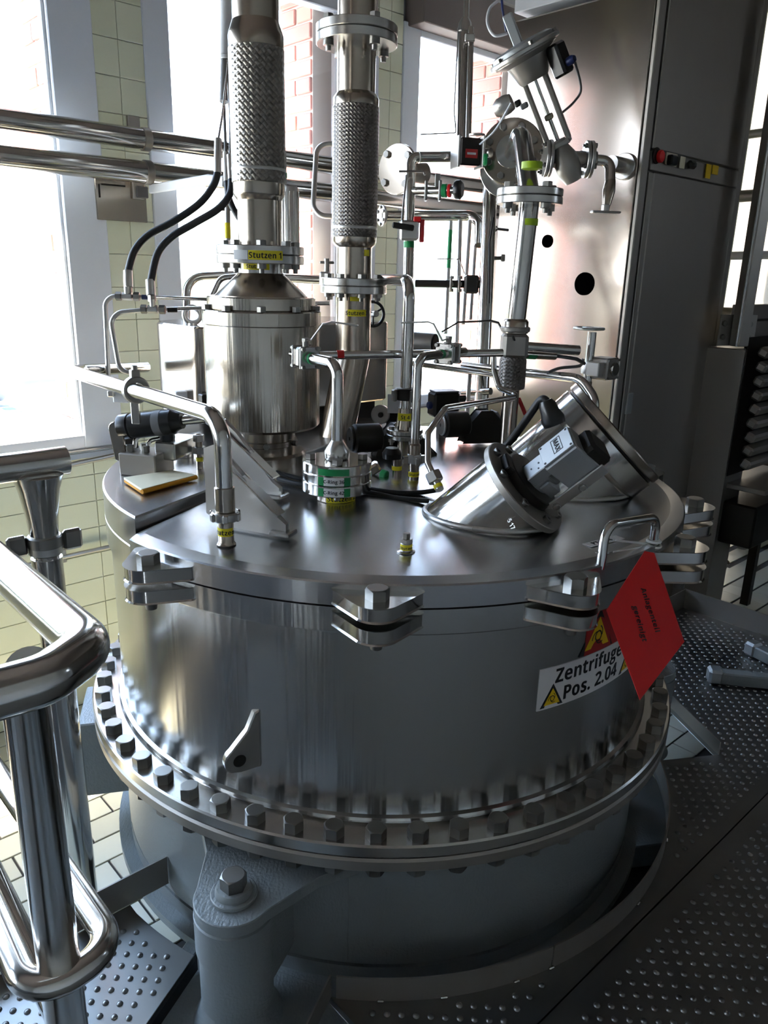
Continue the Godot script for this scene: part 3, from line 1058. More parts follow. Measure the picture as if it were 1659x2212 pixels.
# ---------------------------------------------------------------- pipe fittings
# a bolted pair of flanges round p, axis d
func flanges(parent: Node3D, p: Vector3, d: Vector3, r: float, th: float, nb: int, af: float, m: Material, turn := 0.0, gap := 0.002) -> Node3D:
	var x := along(p, d)
	var a := put(parent, "flange", disc(r, th, 0.0, 0.002), m, x * at(Vector3(0, gap / 2, 0)))
	put(parent, "flange", disc(r, th, 0.0, 0.002), m, x * at(Vector3(0, -th - gap / 2, 0)))
	put(a, "gasket", disc(r * 0.90, gap, 0.0, 0.0002), M.dark, x * at(Vector3(0, -gap / 2, 0)))
	for i in nb:
		var t := turn + TAU * i / nb
		var q := Vector3(sin(t), 0, cos(t)) * r * 0.80
		put(parent, "bolt", bolt(af, af * 0.55), M.bolt, x * at(q + Vector3(0, th + gap / 2, 0)))
		put(parent, "nut", lathe(v2([0, 0, af * 0.54, 0, af * 0.56, af * 0.5, af * 0.30, af * 0.55, af * 0.28, af * 1.0, 0, af * 1.0]), 12), M.bolt, x * Transform3D(Basis(Vector3.RIGHT, PI), q + Vector3(0, -th - gap / 2, 0)))
	return a

# one flange plate with its bolts
func flange1(parent: Node3D, p: Vector3, d: Vector3, r: float, th: float, nb: int, af: float, m: Material, turn := 0.0) -> Node3D:
	var x := along(p, d)
	var a := put(parent, "flange", disc(r, th, 0.0, 0.002), m, x)
	for i in nb:
		var t := turn + TAU * i / nb
		put(parent, "bolt", bolt(af, af * 0.5), M.bolt, x * at(Vector3(sin(t), 0, cos(t)) * r * 0.78 + Vector3(0, th, 0)))
	return a

func pipe(parent: Node3D, called: String, pts: Array, r: float, m: Material, bend := 0.0, seg := 20, hollow := 0.0) -> MeshInstance3D:
	return put(parent, called, tube(pts, r, bend, seg, hollow), m)

# square three-piece ball valve round p along d, stem towards up
func ball_valve(parent: Node3D, p: Vector3, d: Vector3, up: Vector3, s: float) -> void:
	var x := along(p, d, up.cross(d))
	var b := put(parent, "valve_body", box(s, s * 0.50, s, s * 0.12), M.steel, x)
	put(parent, "end_plate", box(s * 1.12, s * 0.16, s * 1.12, s * 0.05), M.steel, x * at(Vector3(0, s * 0.38, 0)))
	put(parent, "end_plate", box(s * 1.12, s * 0.16, s * 1.12, s * 0.05), M.steel, x * at(Vector3(0, -s * 0.38, 0)))
	for i in [-1, 1]:
		for j in [-1, 1]:
			put(b, "body_bolt", bolt(s * 0.2, s * 0.12), M.bolt, x * at(Vector3(i * s * 0.44, s * 0.46, j * s * 0.44)))
			put(b, "body_bolt", bolt(s * 0.2, s * 0.12), M.bolt, x * Transform3D(Basis(Vector3.RIGHT, PI), Vector3(i * s * 0.44, -s * 0.46, j * s * 0.44)))
	put(parent, "stem", disc(s * 0.16, s * 0.32, 0.0, 0.001, 16), M.bolt, along(p + up * s * 0.5, up))
	put(parent, "stem_nut", bolt(s * 0.34, s * 0.16), M.bolt, along(p + up * s * 0.76, up))

# flat lever through points, width w across side
func lever(parent: Node3D, called: String, pts: Array, side: Vector3, w: float, th: float, m: Material) -> void:
	var st := begin()
	for i in pts.size() - 1:
		var a: Vector3 = pts[i]
		var b: Vector3 = pts[i + 1]
		var d := (b - a).normalized()
		var s := (side - d * side.dot(d)).normalized()
		box_into(st, Vector3(w, (b - a).length() + th, th), th * 0.3, Transform3D(Basis(s, d, s.cross(d)), (a + b) / 2))
	put(parent, called, st.commit(), m)

func hexnut(parent: Node3D, called: String, p: Vector3, d: Vector3, af: float, h: float, m: Material) -> void:
	put(parent, called, bolt(af, h), m, along(p - d.normalized() * h / 2, d))

# yellow nozzle label wrapped on a vertical pipe, facing deg
func nozzle_label(parent: Node3D, p: Vector3, R: float, h: float, deg: float, span: float, words: String, ts := 0.62) -> void:
	var l := put(parent, "nozzle_label", patch(R, -h / 2, h / 2, deg - span / 2, deg + span / 2), M.yellow, at(p))
	if words != "":
		put(l, "lettering", bent_mesh(text(words, h * ts), R, -h * 0.02, deg, 0.0009), M.ink, at(p))

func lid_fittings() -> void:
	feed_drum()
	hose_line()
	# ---- small nozzle with the stacked blind flanges and green labels
	var g := Vector3(-0.1294, 0.985, 0.32)
	var t := thing("flanged_nozzle", "stacked flanges with green labels and a thin pipe to a lever valve", "nozzle", g)
	put(t, "nozzle_neck", disc(0.051, 0.06, 0.0, 0.001), M.tinted, at(g + Vector3(0, -0.01, 0)))
	put(t, "weld_seam", lathe(v2([0.05, 0.0, 0.060, 0.002, 0.056, 0.008, 0.05, 0.010])), M.steel, at(g + Vector3(0, -0.004, 0)))
	var y0: float = 1.0148
	for k in 3:
		var h: float = [0.030, 0.024, 0.026][k]
		put(t, "flange", disc(0.0885, h - 0.001, 0.0, 0.002, 56), M.polished, at(Vector3(g.x, y0 + [0.0, 0.030, 0.054][k], g.z)))
	var yt := y0 + 0.080
	for i in 4:
		var q := pol(0.066, 45.0 + i * 90 - 40)
		put(t, "bolt", bolt(0.024, 0.014), M.bolt, at(Vector3(g.x, yt, g.z) + q))
		put(t, "bolt_end", disc(0.008, 0.012, 0.0, 0.002, 12), M.bolt, at(Vector3(g.x, y0 - 0.012, g.z) + q))
	var lb := put(t, "green_label", patch(0.0885, y0 + 0.056, y0 + 0.073, -27, 24), M.green, at(Vector3(g.x, 0, g.z)))
	for k in 2:
		var yy: float = y0 + [0.003, 0.031][k]
		var l2 := put(t, "green_label", patch(0.0885, yy, yy + 0.021, -27, 26), M.green, at(Vector3(g.x, 0, g.z)))
		put(l2, "white_field", patch(0.0891, yy, yy + 0.021, -17, 15.5), M.white, at(Vector3(g.x, 0, g.z)))
		put(l2, "lettering", bent_mesh(text(["C-Ring 42", "C-Ring 36"][k], 0.0085), 0.0891, yy + 0.0105, -1, 0.0009), M.ink, at(Vector3(g.x, 0, g.z)))
	nozzle_label(t, g + Vector3(0, 0.017, 0), 0.0512, 0.021, 22, 96, "Stutzen 2")
	put(t, "reducer", lathe(v2([0.0, 0, 0.030, 0, 0.032, 0.004, 0.032, 0.022, 0.015, 0.048, 0.0, 0.048]), 32), M.steel, at(Vector3(g.x, yt, g.z)))
	var top := Vector3(-0.1451, 1.3323, 0.2126)
	var vb := Vector3(-0.2206, 1.3351, 0.2015)
	pipe(t, "thin_pipe", [Vector3(g.x, yt + 0.03, g.z), Vector3(g.x, top.y, g.z), vb], 0.0145, M.polished, 0.034)
	var vd := (vb - Vector3(g.x, top.y, g.z)).normalized()
	put(t, "green_band", disc(0.0152, 0.010, 0.0, 0.0003, 20), M.green, along(vb - vd * 0.038, vd))
	ball_valve(t, vb, vd, Vector3.UP, 0.052)
	pipe(t, "pipe_stub", [vb + vd * 0.02, vb + vd * 0.072], 0.0085, M.polished, 0.0, 14, 0.006)
	lever(t, "valve_lever", [vb + Vector3(0, 0.042, 0), vb + Vector3(0.015, 0.045, 0), Vector3(-0.1752, 1.4202, 0.213), Vector3(-0.1529, 1.4264, 0.2111), Vector3(-0.0865, 1.419, 0.2131)], Vector3(0.1, 0, 1), 0.017, 0.004, M.satin)

	# ---- second thin pipe with ball valve
	var n3 := Vector3(0.0738, 0.995, 0.1301)
	t = thing("riser_pipe", "thin bent riser pipe with lever ball valve, right of the stacked flanges", "pipe", n3)
	put(t, "fitting", lathe(v2([0, 0, 0.015, 0, 0.015, 0.05, 0.017, 0.052, 0.017, 0.10, 0.013, 0.105, 0.013, 0.118, 0, 0.118]), 24), M.tinted, at(n3))
	hexnut(t, "union_nut", n3 + Vector3(0, 0.062, 0), Vector3.UP, 0.038, 0.026, M.steel)
	nozzle_label(t, n3 + Vector3(0, 0.018, 0), 0.0152, 0.014, 15, 170, "Stutzen", 0.5)
	for k in 4: put(t, "flange_ear", box(0.016, 0.022, 0.012, 0.002), M.steel, along(n3 + pol(0.026, 20.0 + k * 90, 0.058), Vector3.UP, pol(1, 20.0 + k * 90)))
	var nv := Vector3(0.1635, 1.3353, 0.0037)
	pipe(t, "thin_pipe", [n3 + Vector3(0, 0.11, 0), Vector3(n3.x, nv.y, n3.z), nv], 0.0125, M.polished, 0.034)
	var nd := (nv - Vector3(n3.x, nv.y, n3.z)).normalized()
	put(t, "green_band", disc(0.0133, 0.013, 0.0, 0.0003, 20), M.green, along(nv - nd * 0.045, nd))
	ball_valve(t, nv, nd, Vector3.UP, 0.052)
	pipe(t, "pipe_stub", [nv, nv + nd * 0.09], 0.0125, M.polished)
	lever(t, "valve_lever", [nv + Vector3(0, 0.042, 0), Vector3(0.1445, 1.3712, 0.0074), Vector3(0.1197, 1.4143, -0.0059), Vector3(0.1039, 1.4202, -0.0076), Vector3(0.0295, 1.4158, -0.0061)], Vector3(0.1, 0, 1), 0.017, 0.004, M.satin)

	# ---- manifold pipe crossing behind both valves
	t = thing("manifold_pipe", "long thin horizontal pipe crossing behind the lever valves", "pipe", Vector3(0.0794, 1.3138, -0.1526))
	pipe(t, "thin_pipe", [Vector3(-0.2116, 1.309, -0.0979), Vector3(0.35, 1.3191, -0.2283)], 0.0125, M.polished)
	put(t, "red_band", disc(0.0133, 0.02, 0.0, 0.0003, 20), M.red, along(Vector3(-0.16, 1.3119, -0.1094), Vector3(0.5616, 0.0101, -0.1305)))

	# ---- thin tube with the hex union in front of the tilted sight glass
	t = thing("vent_tube", "thin bent tube with a hexagon union, left of the tilted sight glass", "pipe", Vector3(0.1392, 0.98, 0.1862))
	var hx := Vector3(0.1174, 1.0639, 0.3641)
	pipe(t, "thin_tube", [hx, Vector3(0.1013, 1.0931, 0.3342), Vector3(0.1008, 1.1598, 0.2822), Vector3(0.1493, 1.2094, 0.1934), Vector3(0.3653, 1.2124, -0.0175), Vector3(0.3666, 1.2199, -0.0303), Vector3(0.3258, 1.2301, -0.0752), Vector3(0.3119, 1.2774, -0.1107), Vector3(0.3108, 1.3146, -0.1222)], 0.0085, M.polished, 0.03, 14)
	hexnut(t, "hex_nut", hx, Vector3(0.0164, -0.029, 0.0194), 0.036, 0.026, M.steel)
	pipe(t, "nozzle_stub", [hx, Vector3(0.1308, 1.0397, 0.3925)], 0.011, M.steel)
	put(t, "yellow_label", disc(0.0118, 0.009, 0.0, 0.0003, 16), M.yellow, along(Vector3(0.1251, 1.0503, 0.384), Vector3(0.0115, -0.0212, 0.017)))

	# ---- plug with yellow label
	var pg := Vector3(0.0447, 0.977, 0.6707)
	t = thing("capped_nozzle", "small capped nozzle with a yellow label, alone at the front of the lid", "nozzle", pg)
	put(t, "collar", lathe(v2([0, 0, 0.020, 0, 0.020, 0.001, 0.014, 0.003, 0.014, 0.006, 0, 0.006]), 28), M.steel, at(pg))
	put(t, "body", disc(0.0125, 0.022, 0.0, 0.001, 28), M.steel, at(pg))
	nozzle_label(t, pg + Vector3(0, 0.011, 0), 0.0127, 0.014, 4, 150, "Stutzen", 0.42)
	put(t, "hex_cap", bolt(0.026, 0.008), M.steel, at(pg + Vector3(0, 0.022, 0)))
	put(t, "plug_head", bolt(0.015, 0.012), M.bolt, at(pg + Vector3(0, 0.030, 0)))

	# ---- bent pipe in front of the drum, with union nut and clamp
	var bp := Vector3(-0.3464, 0.977, 0.6517)
	t = thing("bent_pipe", "large bent pipe with a union nut at the left of the lid", "pipe", bp)
	put(t, "nozzle", lathe(v2([0, 0, 0.021, 0, 0.017, 0.006, 0.017, 0.052, 0, 0.052]), 28), M.tinted, at(bp))
	nozzle_label(t, bp + Vector3(0, 0.030, 0), 0.0172, 0.018, -8, 150, "Stutzen", 0.6)
	var un := put(t, "union_nut", disc(0.030, 0.020, 0.0, 0.003, 32), M.steel, at(bp + Vector3(0, 0.054, 0)))
	for i in 6: put(un, "nut_lug", box(0.012, 0.018, 0.008, 0.002), M.steel, Transform3D(Basis(Vector3.UP, deg_to_rad(i * 60.0 + 12)), bp + pol(0.031, i * 60.0 + 12, 0.064)))
	put(t, "sleeve", disc(0.0215, 0.055, 0.0, 0.002, 28), M.tinted, at(bp + Vector3(0, 0.074, 0)))
	var e1 := Vector3(-0.3723, 1.2539, 0.5895)
	var e2 := Vector3(-0.9026, 1.2578, 0.0247)
	pipe(t, "pipe", [bp + Vector3(0, 0.1, 0), Vector3(bp.x, e1.y, bp.z), e2, Vector3(-0.9403, 1.2427, -0.1275), Vector3(-0.87, 1.2075, -0.5355)], 0.0182, M.polished, 0.06, 24)
	var cd := (e2 - Vector3(bp.x, e1.y, bp.z)).normalized()
	var cp := Vector3(-0.6328, 1.255, 0.3126)
	t = thing("pipe_clamp", "round pipe clamp holding the bent pipe above the hydraulic cylinder", "clamp", cp)
	put(t, "clamp_ring", disc(0.034, 0.022, 0.0185, 0.003, 32), M.dull, along(cp - cd * 0.011, cd))
	put(t, "clamp_ear", box(0.018, 0.02, 0.022, 0.002), M.dull, along(cp + Vector3(0, 0.040, 0), Vector3.UP, cd))
	put(t, "clamp_screw", bolt(0.014, 0.01), M.bolt, along(cp + Vector3(0, 0.050, 0), Vector3.UP))
	put(t, "support_bar", box(0.020, 0.055, 0.016, 0.002), M.steel, at(cp + Vector3(-0.004, -0.058, 0)))

	sight_glass()
	gussets()
	tag_and_signs()

func feed_drum() -> void:
	var b := Vector3(-0.3746, 1, -0.0584)
	var t := thing("feed_drum", "stainless drum with a cone and a braided hose rising through the top of the picture", "drum", b)
	var X := at(Vector3(b.x, 0, b.z))
	put(t, "base_ring", lathe(v2([0, 0.99, 0.125, 0.99, 0.125, 1.022, 0.118, 1.03, 0.0, 1.03]), 56), M.tinted, X)
	put(t, "neck", lathe(v2([0.0, 1.02, 0.092, 1.02, 0.092, 1.10, 0.0, 1.10]), 56), M.tinted, X)
	put(t, "neck_band", disc(0.098, 0.018, 0.0, 0.002, 56), M.tinted, X * at(Vector3(0, 1.048, 0)))
	for i in 6: put(t, "neck_screw", bolt(0.016, 0.010), M.bolt, along(Vector3(b.x, 1.057, b.z) + pol(0.097, i * 60.0 + 12), pol(1, i * 60.0 + 12), Vector3.UP))
	var yb: float = 1.1042
	var yt: float = 1.3985
	put(t, "drum_shell", lathe(v2([0.0, yb, 0.158, yb, 0.166, yb + 0.008, 0.166, yt, 0, yt]), 72), M.drum, X)
	var yf: float = 1.4401
	put(t, "drum_flange", disc(0.170, yf - yt - 0.001, 0.0, 0.003, 64), M.drum, X * at(Vector3(0, yt, 0)))
	var yc: float = 1.4761
	put(t, "cone_flange", disc(0.154, yc - yf, 0.0, 0.003, 64), M.drum, X * at(Vector3(0, yf, 0)))
	for i in 10: put(t, "flange_bolt", bolt(0.022, 0.014), M.bolt, at(Vector3(b.x, yf, b.z) + pol(0.161, i * 36.0 + 9)))
	var yn: float = 1.5395
	put(t, "cone", lathe(v2([0.132, yc - 0.004, 0.132, yc + 0.002, 0.068, yn - 0.004, 0.066, yn, 0, yn]), 56), M.tinted, X)
	var yq: float = 1.5670
	put(t, "collar", disc(0.063, yq - yn + 0.004, 0.0, 0.001, 48), M.steel, X * at(Vector3(0, yn - 0.002, 0)))
	nozzle_label(t, Vector3(b.x, yn + 0.018, b.z), 0.0632, 0.018, -4, 70, "Stutzen", 0.6)
	var ym: float = 1.5882
	flanges(t, Vector3(b.x, ym, b.z), Vector3.UP, 0.122, 0.023, 8, 0.024, M.steel, 0.2)
	nozzle_label(t, Vector3(b.x, ym - 0.002, b.z), 0.1222, 0.024, 16, 44, "Stutzen 1", 0.62)
	put(t, "white_label", patch(0.1222, ym - 0.014, ym + 0.010, -26, -7), M.pale, at(Vector3(b.x, 0, b.z)))
	var y1: float = 1.7353
	put(t, "pipe", disc(0.061, y1 - ym, 0.0, 0.001, 48), M.tinted, X * at(Vector3(0, ym, 0)))
	var y2: float = 1.7768
	put(t, "ferrule", lathe(v2([0.060, y1 - 0.006, 0.069, y1 + 0.006, 0.071, y1 + 0.012, 0.071, y2, 0, y2]), 48), M.tinted, X)
	var y3: float = 2.0998
	put(t, "braided_hose", lathe(v2([0.0695, y2 - 0.004, 0.0735, y2, 0.0735, y3, 0.0695, y3 + 0.004]), 64), M.braid, X)
	put(t, "braid_band", lathe(v2([0.0737, y2 + 0.028, 0.0745, y2 + 0.030, 0.0745, y2 + 0.034, 0.0737, y2 + 0.036]), 48), M.satin, X)
	var y4: float = 2.1383
	put(t, "ferrule", lathe(v2([0.0, y3, 0.072, y3, 0.073, y4 - 0.008, 0.070, y4, 0.061, y4 + 0.026, 0.0, y4 + 0.026]), 48), M.tinted, X)
	put(t, "pipe", disc(0.0605, 1.3, 0.0, 0.001, 48), M.tinted, X * at(Vector3(0, y4 + 0.015, 0)))
	# lifting eye on the drum flange, right
	var ep := Vector3(-0.2531, 1.3962, -0.041)
	put(t, "lifting_eye", lathe_ring(0.016, 0.0055), M.satin, Transform3D(Basis(Vector3(0.9, 0, -0.4).normalized(), Vector3(0.38, 0, 0.92).normalized(), Vector3(0, -1, 0)), Vector3(-0.2541, 1.4189, -0.0271)) * Transform3D(Basis().scaled(Vector3(1, 1, 1.7)), Vector3.ZERO))
	pipe(t, "eye_tail", [Vector3(-0.2574, 1.3974, -0.0204), Vector3(-0.2674, 1.3288, 0.0113)], 0.006, M.satin, 0.0, 10)
	pipe(t, "eye_tail", [Vector3(-0.2482, 1.3976, -0.0205), Vector3(-0.2456, 1.3482, 0.0052)], 0.006, M.satin, 0.0, 10)

# torus round y
func lathe_ring(R: float, r: float) -> ArrayMesh:
	var p := []
	for i in 15: p.append(Vector2(R + r * cos(TAU * i / 14.0), r * sin(TAU * i / 14.0)))
	return lathe(p, 32)

func hose_line() -> void:
	var b := Vector3(-0.1692, 1, -0.4384)
	var t := thing("hose_line", "second braided hose line right of the drum, flanged above and below, bending at its foot", "pipe", b)
	var X := at(Vector3(b.x, 0, b.z))
	var ye: float = 1.2729
	var x0: float = -0.1327
	var z0: float = -0.5206
	var V := Vector3(x0, ye, z0)
	X = at(Vector3(x0, 0, z0))
	var foot := Vector3(-0.1808, 1.0075, -0.4407)
	pipe(t, "elbow", [V + Vector3(0, 0.05, 0), V, foot, foot + Vector3(-0.01, -0.06, 0)], 0.061, M.tinted, 0.22, 32)
	put(t, "foot_flange", disc(0.078, 0.02, 0.0, 0.002, 40), M.steel, at(foot + Vector3(-0.01, -0.07, 0)))
	put(t, "foot_nozzle", disc(0.055, 0.09, 0.0, 0.002, 40), M.steel, at(foot + Vector3(-0.01, -0.155, 0)))
	var yf: float = 1.5047
	put(t, "pipe", disc(0.0605, yf - ye, 0.0, 0.001, 48), M.tinted, X * at(Vector3(0, ye, 0)))
	nozzle_label(t, Vector3(x0, yf - 0.088, z0), 0.0607, 0.022, 16, 64, "Stutzen 3", 0.6)
	nozzle_label(t, Vector3(x0, yf - 0.042, z0), 0.0607, 0.014, 12, 40, "")
	flanges(t, Vector3(x0, yf, z0), Vector3.UP, 0.113, 0.024, 8, 0.024, M.steel, 0.35)
	var y1: float = 1.6412
	put(t, "pipe", disc(0.0600, y1 - yf, 0.0, 0.001, 48), M.tinted, X * at(Vector3(0, yf, 0)))
	nozzle_label(t, Vector3(x0, y1 - 0.03, z0), 0.0602, 0.02, 48, 22, "")
	var y2: float = 1.6618
	put(t, "ferrule", lathe(v2([0.059, y1 - 0.014, 0.070, y1 - 0.004, 0.074, y1 + 0.006, 0.074, y2, 0, y2]), 48), M.tinted, X)
	var y3: float = 2.0550
	put(t, "braided_hose", lathe(v2([0.071, y2 - 0.004, 0.0755, y2, 0.0755, y3, 0.071, y3 + 0.004]), 64), M.braid_fine, X)
	put(t, "braid_band", lathe(v2([0.0757, y2 + 0.024, 0.0768, y2 + 0.026, 0.0768, y2 + 0.032, 0.0757, y2 + 0.034]), 48), M.satin, X)
	var y4: float = 2.0817
	put(t, "ferrule", lathe(v2([0, y3, 0.073, y3, 0.074, y4 - 0.004, 0.070, y4 + 0.004, 0.062, y4 + 0.014, 0, y4 + 0.014]), 48), M.tinted, X)
	var y5: float = 2.2566
	put(t, "pipe", disc(0.0615, y5 - y4, 0.0, 0.001, 48), M.tinted, X * at(Vector3(0, y4, 0)))
	flanges(t, Vector3(x0, y5, z0), Vector3.UP, 0.128, 0.026, 4, 0.030, M.steel, 0.62)
	put(t, "pipe", disc(0.0605, 1.1, 0.0, 0.001, 48), M.tinted, X * at(Vector3(0, y5, 0)))

func sight_glass() -> void:
	# ---- tilted sight-glass nozzle with its lamp, in front
	var ax := Vector3(0.6605, 0.7005, 0.2702)
	var b := Vector3(0.2379, 0.985, 0.4378)
	var f := Vector3(0.3159, 1.0677, 0.4697)
	var d1 := Vector3(ax.y * ax.x / Vector2(ax.x, ax.z).length(), -Vector2(ax.x, ax.z).length(), ax.y * ax.z / Vector2(ax.x, ax.z).length())
	var d2 := ax.cross(d1)
	if d2.z < 0: d2 = -d2
	var t := thing("sight_glass", "tilted sight glass nozzle with a ring of screws, at the front right of the lid", "sight glass", b)
	var x := along(b, ax, d2)
	put(t, "tilted_tube", disc(0.108, 0.118 + 0.18, 0.0, 0.001, 72), M.polished, x * at(Vector3(0, -0.18, 0)))
	put(t, "ring_flange", disc(0.127, 0.018, 0.075, 0.002, 72), M.dull, x * at(Vector3(0, 0.118, 0)))
	put(t, "glass_disc", disc(0.076, 0.008, 0.0, 0.001, 48), M.dark, x * at(Vector3(0, 0.122, 0)))
	for i in 8:
		var q := Vector3(sin(TAU * (i + 0.3) / 8.0), 0, cos(TAU * (i + 0.3) / 8.0)) * 0.105
		var s := put(t, "socket_screw", disc(0.0105, 0.010, 0.0045, 0.001, 20), M.bolt, x * at(q + Vector3(0, 0.136, 0)))
	# weld foot where the tube meets the lid
	var wm := begin()
	var wp := []
	for i in 49:
		var a := TAU * i / 48.0
		var r := 0.108
		# meets the lid plane along an ellipse
		var o := d2 * cos(a) * r + d1 * sin(a) * r
		var s := -(o.y + b.y - 0.99) / ax.y
		wp.append(b + o + ax * s)
	tube_into(wm, wp, 0.007, 10)
	put(t, "weld_seam", wm.commit(), M.satin)
	var nm := put(t, "stamped_number", text("12 05 17", 0.011, 0.0008), M.dull, Transform3D(Basis(d2.rotated(ax, 0.9), ax, d2.rotated(ax, 0.9).cross(ax)), f + (d1 * 0.30 + d2 * 0.95).normalized() * 0.1085 - ax * 0.03))
	d1 = d1.rotated(ax, 0.0)
	var tw := 0.62 if d1.rotated(ax, 0.62).dot(d2) < 0 else -0.62
	d1 = d1.rotated(ax, tw)
	d2 = d2.rotated(ax, tw)
	t = thing("inspection_lamp", "aluminium inspection lamp with a black cable mounted on the tilted sight glass", "lamp", f + ax * 0.02)
	var lx := Transform3D(Basis(d1, ax, d1.cross(ax)), f)
	# half ring clamp and neck
	put(t, "clamp_ring", disc(0.075, 0.024, 0.040, 0.002, 56), M.dark, lx * at(Vector3(0, 0.018, 0)))
	put(t, "clamp_flat", box(0.04, 0.020, 0.055, 0.003), M.dark, lx * at(Vector3(-0.072, 0.030, 0.0)))
	put(t, "neck", disc(0.040, 0.05, 0.0, 0.003, 48), M.alu, lx * at(Vector3(0.004, 0.035, 0)))
	var zc := d1.cross(ax)
	var sg := 1.0 if zc.z > 0 else -1.0
	put(t, "side_block", box(0.030, 0.055, 0.050, 0.002), M.alu, lx * at(Vector3(-0.030, 0.075, sg * 0.022)))
	for k in [[-0.012, 0.008], [0.01, 0.006], [0.006, 0.022]]:
		put(t, "screw_hole", disc(0.0022, 0.001, 0.0, 0.0001, 12), M.black, along(lx * Vector3(-0.0455, 0.078 + k[0], sg * (0.016 + k[1])), -d1))
	put(t, "foot_block", box(0.045, 0.030, 0.060, 0.003), M.alu, lx * at(Vector3(0.020, 0.062, sg * 0.016)))
	var bx := put(t, "lamp_housing", box(0.088, 0.088, 0.075, 0.003), M.alu, lx * at(Vector3(0.000, 0.142, sg * 0.020)))
	var cv := put(t, "cover_plate", box(0.007, 0.084, 0.066, 0.001), M.alu, lx * at(Vector3(-0.0475, 0.142, sg * 0.020)))
	for i in [-1, 1]:
		for j in [-1, 1]:
			put(cv, "cover_screw", disc(0.003, 0.001, 0.0, 0.0002, 12), M.dark, along(lx * Vector3(-0.051, 0.142 + i * 0.036, sg * (0.020 + j * 0.027)), -d1))
	# maker's word in a frame; reads along d2
	var fx := Transform3D(Basis(d2, ax, d2.cross(ax)), lx * Vector3(-0.0512, 0.146, sg * 0.018))
	if d2.cross(ax).dot(d1) > 0: fx = Transform3D(Basis(-d2, ax, (-d2).cross(ax)), lx * Vector3(-0.0512, 0.146, sg * 0.018))
	put(cv, "embossed_word", text("MAX", 0.013, 0.0012), M.dark, fx)
	var fs := begin()
	for e in [[0.0, 0.012, 0.044, 0.0014], [0.0, -0.012, 0.044, 0.0014], [0.0215, 0.0, 0.0014, 0.025], [-0.0215, 0.0, 0.0014, 0.025]]:
		box_into(fs, Vector3(e[2], e[3], 0.001), 0.0, at(Vector3(e[0], e[1], 0)))
	put(cv, "word_frame", fs.commit(), M.dark, fx)
	put(t, "rear_cap", box(0.07, 0.035, 0.07, 0.008), M.dark, lx * at(Vector3(0.02, 0.195, sg * 0.02)))
	# strap plate on the lower side
	lever(t, "strap", [f + d1 * 0.075 + d2 * 0.055 + ax * 0.020, f + d1 * 0.050 + d2 * 0.062 + ax * 0.036, f + d1 * 0.050 + d2 * 0.062 + ax * 0.19], d1 * 0.0 + d1, 0.030, 0.006, M.satin)
	for k in [0.05, 0.125]: put(t, "strap_bolt", bolt(0.016, 0.008), M.steel, along(f + d1 * 0.050 + d2 * 0.065 + ax * k, d2))
	# black cable gland and cable
	var gp := Vector3(0.362, 1.2669, 0.4576)
	put(t, "cable_gland", lathe(v2([0, -0.02, 0.026, -0.02, 0.028, -0.005, 0.022, 0.012, 0.020, 0.030, 0.014, 0.040, 0, 0.040]), 24), M.black, along(Vector3(0.3745, 1.2426, 0.4703), Vector3(-0.0169, 0.037, -0.0061)))
	pipe(t, "cable", smooth_line([Vector3(0.372, 1.2548, 0.4666), Vector3(0.3607, 1.2769, 0.4598), Vector3(0.3478, 1.275, 0.4499), Vector3(0.3252, 1.2282, 0.4278), Vector3(0.3001, 1.1683, 0.3836), Vector3(0.271, 1.1186, 0.3467), Vector3(0.2632, 1.0811, 0.3165)]), 0.0095, M.rubber, 0.0, 12)

	# ---- larger tilted nozzle behind it
	var bx2 := Vector3(0.7048, 0.7048, 0.0805)
	var b2 := Vector3(0.4737, 0.99, 0.1002)
	t = thing("tilted_manhole", "wide tilted manhole nozzle with a thick bolted cover, at the right of the lid", "manhole", b2)
	x = along(b2, bx2, Vector3(0, 0, 1))
	put(t, "tilted_tube", disc(0.160, 0.145 + 0.26, 0.0, 0.001, 80), M.polished, x * at(Vector3(0, -0.26, 0)))
	put(t, "cone_ring", lathe(v2([0.159, 0.125, 0.172, 0.140, 0.174, 0.195, 0.170, 0.198, 0.0, 0.198]), 80), M.polished, x)
	put(t, "gasket", disc(0.166, 0.006, 0.0, 0.001, 64), M.dark, x * at(Vector3(0, 0.198, 0)))
	put(t, "cover", disc(0.174, 0.024, 0.0, 0.003, 80), M.tinted, x * at(Vector3(0, 0.204, 0)))
	wm = begin()
	wp = []
	var f1 := Vector3(bx2.y * bx2.x, -Vector2(bx2.x, bx2.z).length_squared(), bx2.y * bx2.z).normalized()
	var f2 := bx2.cross(f1)
	for i in 65:
		var a := TAU * i / 64.0
		var o := (f2 * cos(a) + f1 * sin(a)) * 0.160
		wp.append(b2 + o - bx2 * ((o.y + b2.y - 0.985) / bx2.y))
	tube_into(wm, wp, 0.007, 10)
	put(t, "weld_seam", wm.commit(), M.satin)

